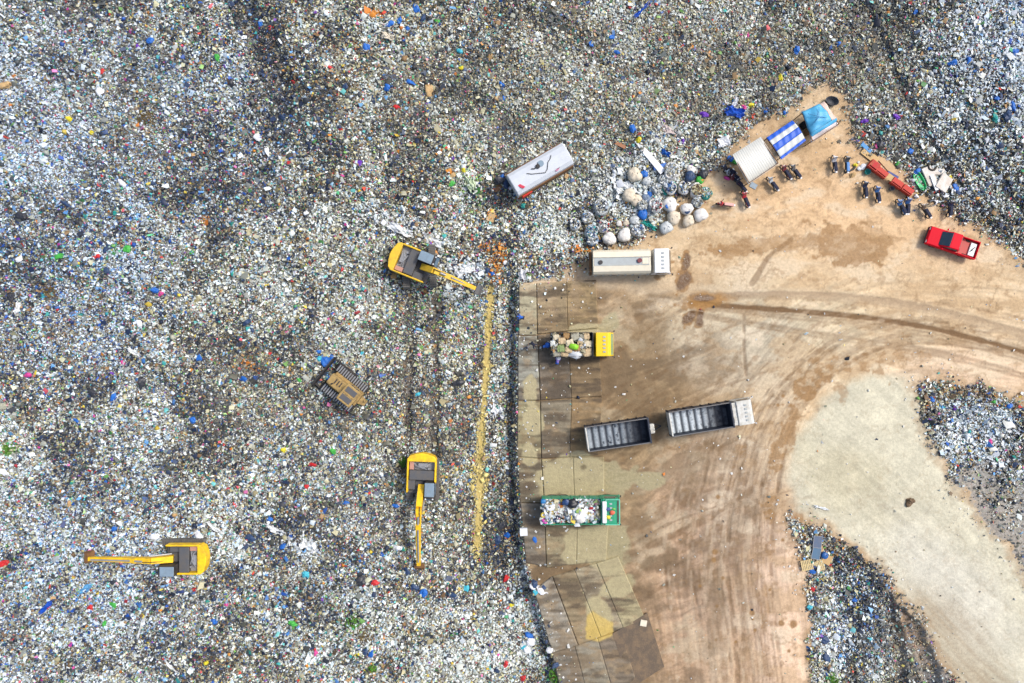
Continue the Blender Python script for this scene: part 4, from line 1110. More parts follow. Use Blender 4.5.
t = at_pt(670.5, 424.4, 9.2, zt, 2.5, 'dirty white dump truck with an empty residue-caked open bed', 'dump_truck', 'truck')
truck_base(t, 8.3, (1.2, 2.4, 7.3), 2.4)
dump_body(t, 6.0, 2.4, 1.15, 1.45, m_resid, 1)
truck_cab(t, 6.45, 1.9, 2.35, 2.75, m_dusty, mirror=m_white)
b = MB(); b.box((6.25, 0, 2.55), (.6, 2.2, .1), bevel=.02); b.box((6.25, -.6, 2.62), (.3, .5, .1), bevel=.03); b.box((6.2, .5, 2.62), (.3, .4, .12), bevel=.03); b.build('bed_canopy', m_dusty, t)
t = at_pt(586.8, 439.3, 8.4, gz(619, 434), 2.3, 'grey open dump trailer standing uncoupled behind the dump truck', 'dump_trailer', 'trailer')
truck_base(t, 6.2, (1.2, 5.0), 2.3)
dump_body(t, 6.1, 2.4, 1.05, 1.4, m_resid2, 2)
b = MB(); b.tube([(6.3, 0, 1.5), (6.75, 0, 1.6)], .3, 10); b.box((6.5, 0, 1.55), (.5, .95, .5), bevel=.1); b.build('coupling_box', m_dusty, t)
b = MB(); b.beam((6.2, -.6, .8), (7.6, 0, .7), .12, .12); b.beam((6.2, .6, .8), (7.6, 0, .7), .12, .12); b.build('drawbar', m_blk, t)

# white tank body standing in the refuse
x, y, z = place(512.2, 183.3, 2.6)
t = thing('tank_trailer', 'large silvery white tank body with rusty brown side sunk in the refuse', 'tank trailer', (x, y, z - .15), R(30.2))
b = MB(); ring = [(-1.12, .9), (-1.2, 1.8), (-1.12, 2.35), (-.8, 2.62), (-.3, 2.74), (.3, 2.74), (.8, 2.62), (1.12, 2.35), (1.2, 1.8), (1.12, .9)]
b.loft([[(xx, a * k, 1.75 + (c - 1.75) * k) for a, c in ring] for xx, k in ((0, .94), (.08, 1), (6.1, 1), (6.2, .94))])
tb = b.build('tank', m_tankw, t)
b = MB()
for s in (-1, 1): b.box((3.1, s * 1.23, 1.45), (6.0, .12, 1.1), bevel=.02)
b.build('side_panel', m_rust, t)
b = MB(); b.box((.9, -1.36, 1.5), (1.1, .14, .8), bevel=.04); b.build('red_box', cmat('bright_red_paint', (230, 50, 30)), t)
b = MB(); b.tube([(2.95, .25, 2.6), (2.95, .25, 2.86)], .22, 14); b.build('manhole', m_blk, tb)
b = MB(); b.tube([(3.35, .35, 2.6), (3.35, .35, 2.80)], .3, 16); b.build('hatch', m_roofg, tb)
b = MB(); b.prism_z([(.3, -.35), (.45, .1), (.55, -.3), (.85, -.75), (.62, -.82), (.42, -.62)], 2.66, 2.73); b.build('red_mark', cmat('red_film', (214, 50, 80)), tb).location = (.12, -.05, .0)
b = MB(); b.prism_z([(4.2, -.95), (4.5, -.78), (4.75, -.85), (4.9, -.7), (4.6, -.98), (4.4, -1.02)], 2.46, 2.6); b.build('pink_mark', cmat('pink_film', (220, 150, 180)), tb)
truck_base(t, 6.0, (1.2, 2.4, 5.2), 2.3)
mw = t.matrix_basis
def world_pts(mw, pts): return [tuple(mw @ Vector(p)) for p in pts]
b = MB(); b.tube(world_pts(mw, [(1.7, .2, 2.80), (2.1, -.1, 2.80), (2.9, -.45, 2.76), (3.3, -.62, 2.74), (3.6, -.45, 2.78), (4.0, .1, 2.82), (4.35, .28, 2.82), (4.6, .55, 2.76)]), .032, 6)
tag(b.build('hose', m_blk, None, True), 'black hose snaking across the top of the silvery tank body', 'hose')
b = MB(); b.tube(world_pts(mw, [(2.3, .35, 2.80), (2.6, .2, 2.82), (2.9, .28, 2.95), (3.1, .45, 2.93)]), .05, 7)
tag(b.build('rope', m_blk, None, True), 'short dark rope beside the manhole on the silvery tank body', 'rope')

# ------------------------------------------------------------ red pickup
x, y, z = place(953.5, 242.5, 1.0)
t = thing('pickup_truck', 'bright red pickup truck parked near the edge of the sandy lot', 'pickup truck', (x, y, z), R(161))
for xx in (-1.5, 1.55):
    for s in (-1, 1): wheel(t, xx, s * .74, .37, .24)
b = MB(); b.prism_y([(-2.5, .4), (2.4, .4), (2.52, .6), (2.45, .88), (1.2, 1.02), (-.5, 1.0), (-.5, .62), (-2.5, .62)], -.9, .9, .06)
bd = b.build('body', m_red, t)
b = MB(); b.prism_y([(1.32, 1.0), (.55, 1.62), (-.35, 1.66), (-.72, 1.0)], -.80, .80, .09); cb = b.build('cab', m_red, t)
b = MB(); b.prism_y([(1.36, 1.03), (.62, 1.62), (.56, 1.60), (1.28, 1.03)], -.68, .68); b.build('windscreen', m_dglass, cb)
b = MB(); b.prism_y([(-.42, 1.58), (-.75, 1.04), (-.70, 1.03), (-.36, 1.58)], -.62, .62); b.build('rear_window', m_dglass, cb)
for s in (-1, 1):
    b = MB(); b.prism_y([(1.05, 1.06), (.55, 1.52), (-.3, 1.54), (-.5, 1.06)], s * .80 - .012, s * .80 + .012); b.build('window', m_dglass, cb)
    b = MB(); b.box((.95, s * 1.0, 1.1), (.12, .2, .16), bevel=.03); b.build('mirror', m_red, cb)
    b = MB(); b.box((-1.62, s * .86, .82), (1.9, .10, .42), bevel=.03); b.build('side_wall', m_red, t)
    b = MB(); b.box((2.46, s * .66, .72), (.08, .3, .16), bevel=.03); b.build('headlight', m_white, t)
    b = MB(); b.box((-2.54, s * .78, .78), (.05, .14, .3), bevel=.01); b.build('tail_light', cmat('tail_red', (150, 20, 20), .3), t)
b = MB(); b.box((-2.52, 0, .82), (.09, 1.64, .42), bevel=.03); b.build('tailgate', m_red, t)
b = MB(); b.box((-1.62, 0, .63), (1.8, 1.62, .05)); b.build('bed_floor', cmat('faded_bed_liner', (206, 92, 84), .7, .3), t)
b = MB(); b.box((2.5, 0, .48), (.14, 1.7, .22), bevel=.05); b.build('bumper', m_blk, t)
mw = t.matrix_basis
b = MB(); b.box((0, 0, 0), (.62, 1.3, .14), bevel=.03); o = b.build('board', m_white, None); o.location = mw @ Vector((-2.1, 0, .75)); o.rotation_euler = (0, 0, R(161)); tag(o, 'white flat board lying at the tail of the red pickup bed', 'board')
b = MB(); b.beam((-.16, -.3, .07), (.12, .1, .11), .07, .06); b.beam((.0, .05, .09), (.2, .28, .09), .06, .05); o = b.build('strap', m_blk, None); o.location = mw @ Vector((-2.1, 0, .76)); o.rotation_euler = (0, 0, R(161)); tag(o, 'black strap lying on the white board in the red pickup', 'strap')

# ------------------------------------------------------------ shelters
def shelter(name, label, cat, corners, roofbuild, zr=2.4, post_m=m_rust):
    cs = [W(px, py, zr) for px, py in corners]
    cx = sum(c[0] for c in cs) / 4; cy = sum(c[1] for c in cs) / 4
    zb = gz(cx / M + 512, 341.5 - cy / M)
    t = thing(name, label, cat, (cx, cy, zb))
    loc = [(c[0] - cx, c[1] - cy) for c in cs]
    for a, b_ in loc:
        b = MB(); b.tube([(a * .93, b_ * .93, -.1), (a * .93, b_ * .93, zr - .08)], .05, 7); b.build('post', post_m, t)
    b = MB()
    for i in range(4):
        p, q = loc[i], loc[(i + 1) % 4]
        b.beam((p[0] * .95, p[1] * .95, zr - .1), (q[0] * .95, q[1] * .95, zr - .1), .07, .08)
    b.build('roof_frame', post_m, t)
    roofbuild(t, [Vector((a, c, zr)) for a, c in loc])
    return t
def bil(P, u, v): return (P[0] * (1 - u) + P[1] * u) * (1 - v) + (P[3] * (1 - u) + P[2] * u) * v
def sheetmesh(P, u0, u1, v0, v1, nu, nv, zf, th=.02):
    b = bmesh.new(); g = []
    for i in range(nu + 1):
        row = []
        for j in range(nv + 1):
            u = u0 + (u1 - u0) * i / nu; v = v0 + (v1 - v0) * j / nv
            p = bil(P, u, v); row.append(b.verts.new((p.x, p.y, p.z + zf(u, v))))
        g.append(row)
    fs = [b.faces.new((g[i][j], g[i + 1][j], g[i + 1][j + 1], g[i][j + 1])) for i in range(nu) for j in range(nv)]
    bmesh.ops.recalc_face_normals(b, faces=fs)
    bmesh.ops.solidify(b, geom=b.faces[:], thickness=th)
    return b
def corr_roof(t, P):
    b = MB(); b.merge(sheetmesh(P, 0, 1, 0, 1, 96, 2, lambda u, v: .012 * math.sin(u * 2 * math.pi * 15) - .25 * v))
    b.build('roof', cmat('white_corrugated_sheet', (232, 232, 222), .5, .2, dcol=A(200, 190, 168)), t, True)
shelter('shelter', 'white corrugated roof shelter at the left end of the row, scooters parked beside it', 'shelter', [(732, 155), (760.5, 137), (779.6, 163.2), (749, 184)], corr_roof, 2.5)
m_str_b = cmat('blue_tarpaulin', (20, 96, 214), .5, .1); m_str_w = cmat('white_tarpaulin', (222, 226, 222), .5, .2)
def strip_roof(t, P):
    for (v0, v1, m_, nm) in ((0, .17, m_str_b, 'blue_stripe'), (.17, .38, m_str_w, 'white_stripe'), (.38, .66, m_str_b, 'blue_stripe'), (.66, .93, m_str_w, 'white_stripe'), (.93, 1.04, m_str_b, 'blue_stripe')):
        b = MB(); b.merge(sheetmesh(P, 0, 1, v0 + .0015, v1 - .0015, 24, 6, lambda u, v: .28 * math.sin(min(v, 1) * math.pi) + .03 * math.sin(u * 25 + v * 7)))
        b.build(nm, m_, t, True)
shelter('shelter', 'middle shelter under a blue and white striped tarpaulin roof', 'shelter', [(766, 138), (792, 120.5), (805.2, 140), (780.4, 159)], strip_roof, 2.3)
m_lb = cmat('light_blue_tarpaulin', (88, 186, 232), .5, .15, .3)
def blue_roof(t, P):
    zf = lambda u, v: .5 * math.sin(u * math.pi) ** .7 * math.sin(min(1, max(0, v)) * math.pi) ** .7 - .45 * max(0, v - .72) / .28 + .05 * math.sin(u * 13 + v * 9) + .04 * math.sin(v * 21 - u * 8)
    b = MB(); b.merge(sheetmesh(P, 0, .78, 0, .74, 16, 16, zf)); b.build('tarpaulin', m_lb, t, True)
    b = MB(); b.merge(sheetmesh(P, .785, 1, 0, .74, 8, 16, zf)); b.build('pale_sheet', cmat('pinkish_sheet', (232, 206, 192), .7, .3), t, True)
    b = MB(); b.merge(sheetmesh(P, 0, 1, .745, .85, 16, 4, zf)); b.build('tarpaulin_edge', m_lb, t, True)
    b = MB(); b.merge(sheetmesh(P, 0, 1, .853, 1.0, 16, 5, zf)); b.build('white_sheet', cmat('white_plastic_sheet', (238, 228, 226), .6, .2), t, True)
    b = MB(); b.tube([bil(P, .1, .15) + Vector((0, 0, .5)), bil(P, .4, .4) + Vector((0, 0, .62)), bil(P, .7, .6) + Vector((0, 0, .45))], .03, 6)
    b.tube([bil(P, .12, .55) + Vector((0, 0, .5)), bil(P, .4, .4) + Vector((0, 0, .64)), bil(P, .6, .12) + Vector((0, 0, .48))], .03, 6); b.build('rope', cmat('teal_rope', (50, 140, 190)), t)
shelter('shelter', 'shelter draped in a light blue tarpaulin at the right end of the row', 'shelter', [(801.5, 112.2), (824, 101.5), (840.5, 124), (812.5, 142)], blue_roof, 2.0)

for i, (px, py, sx, sy, sz_, m_, lab) in enumerate(((806, 124, .9, .7, .8, m_seat, 'added black chest darkening the space under the light blue tarpaulin'), (809, 131, .7, .6, .6, m_rust, 'added brown box darkening the space under the light blue tarpaulin'), (783, 150, .9, .6, .7, m_seat, 'added dark chest darkening the space under the striped tarpaulin'), (755, 165, 1.2, .7, .7, m_rust, 'added brown box darkening the space under the white corrugated roof'))):  # boxes added to darken the shelter interiors
    x, y, z = place(px, py, .5); b = MB(); b.box((0, 0, sz_ / 2), (sx, sy, sz_), bevel=.05); b.box((0, 0, sz_ + .03), (sx + .06, sy + .06, .06), bevel=.02)
    o = b.build('added_dark_chest', m_, None); o.location = (x, y, z); o.rotation_euler = (0, 0, R(30)); tag(o, lab, 'chest')
# ------------------------------------------------------------ scooters
def cols_of(c1): return c1
def scooter_parts(t, fair, seatm, tailm):
    for xx in (-.62, .62):
        b = MB(); n = 16
        prof = [(.21, -.04), (.27, -.05), (.29, 0), (.27, .05), (.21, .04)]
        b.loft([[(math.cos(2 * math.pi * k / n) * q, w_, math.sin(2 * math.pi * k / n) * q) for q, w_ in prof] for k in range(n + 1)], cap=False)
        w_ = b.build('wheel', m_rub, t); w_.location = (xx, 0, .29)
    b = MB(); b.box((-.15, 0, .42), (.75, .24, .26), bevel=.05); b.tube([(.62, 0, .3), (.48, 0, .95)], .035, 6)
    b.tube([(-.1, -.16, .3), (-.8, -.18, .36)], .045, 7); b.box((-.62, 0, .55), (.35, .16, .1), bevel=.03); b.build('frame', m_blk, t)
    b = MB(); b.prism_y([(.34, .35), (.5, .5), (.62, .98), (.5, 1.02), (.36, .7), (.15, .5), (.15, .4)], -.21, .21, .05); b.box((.62, 0, .62), (.36, .14, .05), bevel=.02)
    b.box((-.55, 0, .62), (.55, .26, .16), bevel=.05); b.build('fairing', fair, t)
    b = MB(); b.box((-.32, 0, .78), (.92, .29, .12), bevel=.05, seg=2); b.build('seat', seatm, t)
    b = MB(); b.tube([(.36, -.36, 1.0), (.5, -.12, 1.02), (.5, .12, 1.02), (.36, .36, 1.0)], .03, 6)
    for s in (-1, 1): b.tube([(.45, s * .24, 1.0), (.42, s * .3, 1.2)], .012, 5); b.box((.42, s * .31, 1.22), (.03, .12, .07), bevel=.01)
    b.build('handlebar', m_blk, t)
    b = MB(); b.box((.62, 0, .9), (.08, .18, .13), bevel=.03); b.build('headlight', m_white, t)
    b = MB(); b.box((-.88, 0, .72), (.14, .2, .08), bevel=.02); b.box((-.9, 0, .52), (.03, .2, .16)); b.build('tail_rack', tailm, t)
mf = dict(blue=cmat('blue_fairing', (60, 120, 190), .3, .1), navy=cmat('navy_fairing', (44, 56, 90), .3, .1), red=cmat('red_fairing', (200, 40, 60), .3, .1), maroon=cmat('maroon_fairing', (130, 50, 60), .3, .1), silver=cmat('silver_fairing', (190, 200, 210), .3, .1), grey=cmat('grey_fairing', (100, 104, 110), .3, .1), pale=cmat('pale_fairing', (226, 224, 226), .3, .1), brown=cmat('brown_fairing', (120, 96, 76), .3, .1))
m_sn = cmat('navy_vinyl', (22, 32, 62), .8, .1); m_sp = cmat('pink_vinyl', (236, 178, 168), .5, .1); m_sb = cmat('bright_blue_vinyl', (50, 130, 200), .5, .1)
SC = [(835.7, 163, 97, 'pale', 'n', 'navy seated scooter with pale front standing alone below the blue tarpaulin shelter'),
      (848.2, 163.4, 92, 'grey', 'b', 'scooter with bright blue seat standing just left of the yellow bag'),
      (866.5, 188.5, 94, 'navy', 'n', 'dark blue scooter below the red crate with green contents'),
      (879, 193.4, 98, 'blue', 'n', 'blue fronted scooter on open sand, second from the left in the lower row'),
      (903, 206, 116, 'blue', 'n', 'left one of the two blue scooters parked side by side in a narrow V'),
      (909.2, 205, 88, 'blue', 'n', 'right one of the two blue scooters parked side by side in a narrow V'),
      (927, 210, 122, 'brown', 'n', 'scooter with brownish load at its front, above the red pickup'),
      (952, 207.5, 84, 'navy', 'n', 'dark scooter at the rim of the refuse, nearest the red pickup'),
      (787, 171.3, 122, 'maroon', 'n', 'maroon scooter, left one of the pair below the striped shelter'),
      (796.4, 170.6, 126, 'grey', 'n', 'slim dark grey scooter, right one of the pair below the striped shelter'),
      (773.7, 183, 126, 'silver', 'n', 'silver fronted scooter below the corner of the white corrugated roof'),
      (746.4, 198.8, 112, 'red', 'n', 'red fronted scooter with navy seat on the sand below the white roof'),
      (726, 203.8, 172, 'red', 'p', 'scooter with a pink seat pointing left beside the white bulk bags'),
      (729, 169, 152, 'navy', 'n', 'navy scooter, topmost of those crowded against the white roof shelter'),
      (732.5, 174, 150, 'silver', 'n', 'silver scooter, second of those crowded against the white roof shelter'),
      (736.5, 179.5, 140, 'maroon', 'n', 'maroon scooter, third of those crowded against the white roof shelter'),
      (741.5, 184.5, 128, 'navy', 'n', 'dark scooter, lowest of those crowded against the white roof shelter')]
for px, py, a, f, s_, lab in SC:
    x, y, z = place(px, py, .8)
    t = thing('motor_scooter', lab, 'scooter', (x, y, z), R(a), 'parked motor scooters')
    scooter_parts(t, mf[f], {'n': m_sn, 'p': m_sp, 'b': m_sb}[s_], m_white)

# ------------------------------------------------------------ people
m_skin = cmat('skin', (150, 104, 78), .6, 0)
def person(px, py, ang, shirt, trousers, pose, label, hat=None, base=None, hatshape='cap'):
    if base is None: x, y, z = place(px, py, 1.2)
    else:
        x, y = W(px, py, base + 1.2); z = base
    V = {}; E = []; Rr = {}
    def j(n, p, r, par=None):
        V[n] = Vector(p); Rr[n] = r
        if par: E.append((par, n))
    bend = {'stand': .12, 'walk': .2, 'bend': 1.15}[pose]
    sp = lambda d, s=0.0, up=0.0: Vector((math.sin(bend) * d, s, .92 + math.cos(bend) * d))
    j('hip', (0, 0, .92), .135); j('waist', sp(.18), .115, 'hip'); j('chest', sp(.36), .135, 'waist'); j('neck', sp(.52), .058, 'chest')
    hb = min(bend, .7)
    hd = sp(.52) + Vector((math.sin(hb) * .13, 0, math.cos(hb) * .13))
    j('head', hd, .092, 'neck'); j('crown', hd + Vector((math.sin(hb) * .1, 0, math.cos(hb) * .1)), .075, 'head')
    j('nose', hd + Vector((math.cos(hb) * .115, 0, -.01 - math.sin(hb) * .1)), .016, 'head')
    for s, k in ((-1, 'r'), (1, 'l')):
        st = {'stand': .03, 'walk': .22, 'bend': .12}[pose] * s
        j('th' + k, (0, s * .1, .86), .092, 'hip'); j('kn' + k, (st * .6 + .05, s * .12, .5), .062, 'th' + k); j('an' + k, (st, s * .13, .1), .042, 'kn' + k); j('to' + k, (st + .17, s * .14, .04), .036, 'an' + k)
        sh = sp(.46, s * .2); j('sh' + k, sh, .062, 'chest')
        if pose == 'bend': el = sh + Vector((.12, s * .06, -.27)); wr = el + Vector((.14, -s * .02, -.23))
        else: el = sh + Vector((.03 - st * .4, s * .09, -.27)); wr = el + Vector((.16, -s * .03, -.17))
        j('el' + k, el, .045, 'sh' + k); j('wr' + k, wr, .03, 'el' + k)
        d = (wr - el).normalized(); up = Vector((0, 0, 1)); sd_ = d.cross(up).normalized() * s
        pm = wr + d * .07; j('pa' + k, pm, .026, 'wr' + k)
        dn = d.cross(sd_).normalized()
        if dn.z > 0: dn = -dn
        for q in range(4):
            o_ = sd_ * ((q - 1.5) * .021); ln = (.034, .042, .038, .03)[q]
            j(f'f{q}{k}', pm + d * .035 + o_, .0095, 'pa' + k); j(f'g{q}{k}', pm + d * (.035 + ln) + o_ + dn * .012, .0085, f'f{q}{k}')
        j('tb' + k, wr + d * .03 - sd_ * .035, .011, 'pa' + k); j('tc' + k, wr + d * .075 - sd_ * .045, .009, 'tb' + k)
    names = list(V); me = bpy.data.meshes.new('body'); me.from_pydata([V[n] for n in names], [(names.index(a), names.index(b_)) for a, b_ in E], [])
    o = bpy.data.objects.new('tmp', me); COL.objects.link(o)
    mo = o.modifiers.new('Skin', 'SKIN')
    if not me.skin_vertices: return None
    for i, n in enumerate(names):
        me.skin_vertices[0].data[i].radius = (Rr[n], Rr[n]); me.skin_vertices[0].data[i].use_root = (n == 'hip')
    su = o.modifiers.new('s', 'SUBSURF'); su.levels = 1; su.render_levels = 1
    dg = bpy.context.evaluated_depsgraph_get()
    m2 = bpy.data.meshes.new_from_object(o.evaluated_get(dg)); bpy.data.objects.remove(o)
    m2.name = 'person'
    for mm in (m_skin, shirt, trousers, m_rub): m2.materials.append(mm)
    grp = {}
    for n in names:
        if n.startswith(('hip', 'th', 'kn')): grp[n] = 2
        elif n.startswith('an'): grp[n] = 2
        elif n.startswith('to'): grp[n] = 3
        elif n in ('waist', 'chest') or n.startswith(('sh', 'el')): grp[n] = 1
        else: grp[n] = 0
    for p in m2.polygons:
        c = p.center; n = min(names, key=lambda q: (V[q] - c).length - Rr[q]); p.material_index = grp[n]; p.use_smooth = True
    ob = bpy.data.objects.new('person', m2); COL.objects.link(ob); ob.location = (x, y, z); ob.rotation_euler = (0, 0, R(ang))
    tag(ob, label, 'person')
    b = MB(); c = V['head'] * .35 + V['crown'] * .65 - Vector((.012, 0, 0))
    if hatshape == 'wide': b.tube([c + Vector((0, 0, .0)), c + Vector((0, 0, .05)), c + Vector((0, 0, .06)), c + Vector((0, 0, .17))], [.24, .2, .115, .08], 16)
    else: b.blob(c + Vector((-.01, 0, .02)), (.105, .1, .095), .05, 2, 3)
    if hat: b.build('hat', hat, ob, True)
    else: b.build('hair', m_blk, ob, True)
    for s in (-1, 1):
        f = Vector((math.cos(hb), 0, -math.sin(hb)))
        b = MB(); b.blob(V['head'] + f * .083 + Vector((0, s * .034, .02)), (.012, .014, .009), 0, 1); b.build('eye', m_white, ob)
    return ob
cb_ = cmat('blue_cloth', (30, 96, 190), .8, .05); cn_ = cmat('navy_cloth', (30, 38, 60), .8, .1); cw_ = cmat('white_cloth', (232, 234, 236), .8, .05); cg_ = cmat('grey_cloth', (120, 122, 128), .8, .1); cp_ = cmat('lilac_cloth', (150, 130, 210), .8, .05)
person(542.6, 347, 20, cb_, cn_, 'bend', 'person in blue shirt and wide blue hat bending behind the yellow truck', cb_, SLABZ, 'wide')
person(531.5, 343, -40, cn_, cn_, 'bend', 'person in dark navy clothes bending near the edge of the slabs', None, SLABZ)
person(527, 348, 110, cg_, cn_, 'stand', 'person in grey shirt standing at the edge of the slabs', cn_, SLABZ)
person(557.4, 363.5, 80, cp_, cb_, 'bend', 'person in lilac shirt and white hat stooping just below the yellow truck bed', cw_, SLABZ, 'wide')
person(523.5, 317.5, 170, cb_, cn_, 'bend', 'person in blue clothes stooping on the topmost narrow slab', cb_, SLABZ)
person(940, 200.6, 200, cw_, cn_, 'bend', 'person in white shirt and navy trousers bending beside the white mattresses', None)

# ------------------------------------------------------------ bulk bags
m_bw = cmat('white_woven_bag', (240, 238, 232), .7, .35, .5, 3, A(170, 150, 124)); m_bb = cmat('beige_woven_bag', (232, 220, 196), .7, .4, .5, 3, A(150, 122, 90)); m_bf = cmat('clear_film', (206, 212, 212), .35, .3, .8, 4, A(150, 150, 140))
m_bg = cmat('grey_blue_bag', (120, 138, 160), .6, .3, .5, 3, A(70, 80, 100)); m_bn = cmat('navy_bag', (40, 70, 110), .5, .2, .6); m_bl = cmat('bright_blue_bag', (30, 110, 200), .5, .1, .6); m_teal = cmat('teal_bag', (30, 160, 150), .5, .15, .6); m_grn = cmat('green_bag', (70, 180, 70), .5, .15, .6); m_org = cmat('orange_bag', (230, 140, 50), .5, .15, .6); m_dkb = cmat('dark_bag', (46, 50, 60), .4, .2, .6)
def bulk(px, py, r, m_, kind, label, seed, patch=None, name='bulk_bag', cat='bag', hh=1.0):
    x, y, z = place(px, py, r * .1 * hh + .2)
    rr = r * .1 * .9
    h = rr * 1.35 * hh
    rn = random.Random(seed)
    t = thing(name, label, cat, (x, y, z - .05), rn.uniform(0, 6.28), 'bulk bags and bundles at the edge of the sand' if name == 'bulk_bag' else None)
    n = 20; rings = []
    zs = [0, .12, .35, .65, .88, 1.0] if kind != 'open' else [0, .1, .35, .7, .95, 1.02]
    rs = [.78, .96, 1.04, 1.03, .92, .62] if kind != 'open' else [.8, .98, 1.04, 1.02, .98, .9]
    ph = [rn.uniform(0, 6.28) for _ in range(4)]; sq = rn.uniform(.0, .06)
    def R_(a, k, zf): return rr * k * (1 + sq * math.cos(4 * a + ph[0]) + .08 * math.sin(3 * a + ph[1] + zf * 3) + .07 * math.sin(2 * a + ph[3]) + .05 * math.sin(7 * a + ph[2] + zf * 5) + .035 * math.sin(11 * a + ph[1] * 2 + zf * 9) + rn.uniform(-.035, .035))
    for zf, k in zip(zs, rs):
        rings.append([(math.cos(a) * R_(a, k, zf), math.sin(a) * R_(a, k, zf), zf * h + .03 * math.sin(5 * a + ph[3])) for a in [2 * math.pi * i / n for i in range(n)]])
    b = MB()
    if kind == 'open':
        zf, k = 1.0, .78
        rings.append([(math.cos(a) * R_(a, .80, 1), math.sin(a) * R_(a, .80, 1), .96 * h) for a in [2 * math.pi * i / n for i in range(n)]])
        rings.append([(math.cos(a) * R_(a, .76, 1), math.sin(a) * R_(a, .76, 1), .6 * h) for a in [2 * math.pi * i / n for i in range(n)]])
    else:
        rings.append([(math.cos(a) * R_(a, .25, 1), math.sin(a) * R_(a, .25, 1), 1.06 * h + .05 * math.sin(3 * a)) for a in [2 * math.pi * i / n for i in range(n)]])
    b.loft(rings); b.build('bag', m_, t, True)
    if kind == 'open':
        q = np.random.default_rng(seed); k = 90
        a = q.uniform(0, 6.28, k); d = np.sqrt(q.random(k)) * rr * .86
        cc = np.array([PCOL[z_][q.integers(0, len(PCOL[z_]))] for z_ in q.choice(['white', 'white', 'white', 'grey', 'grey', 'tan', 'dark', 'blue'] if not patch else patch, k)])
        co = litter_mesh('contents', np.cos(a) * d, np.sin(a) * d, np.full(k, h * .96) + q.uniform(0, .15, k), q.uniform(.1, .3, k), cc, q, .5)
        co.parent = t
    else:
        if patch is not None:
            b = MB(); b.blob((rr * .2, -rr * .45, h * .86), (rr * .5, rr * .38, rr * .24), .2, 3, seed); b.build('patch', patch, t, True)
        b = MB()
        for s in (-1, 1): b.tube([(s * rr * .5, -rr * .5, h * .9), (s * rr * .35, 0, h * 1.10), (s * rr * .5, rr * .5, h * .9)], .03, 5)
        b.build('lifting_loop', m_, t)
    return t
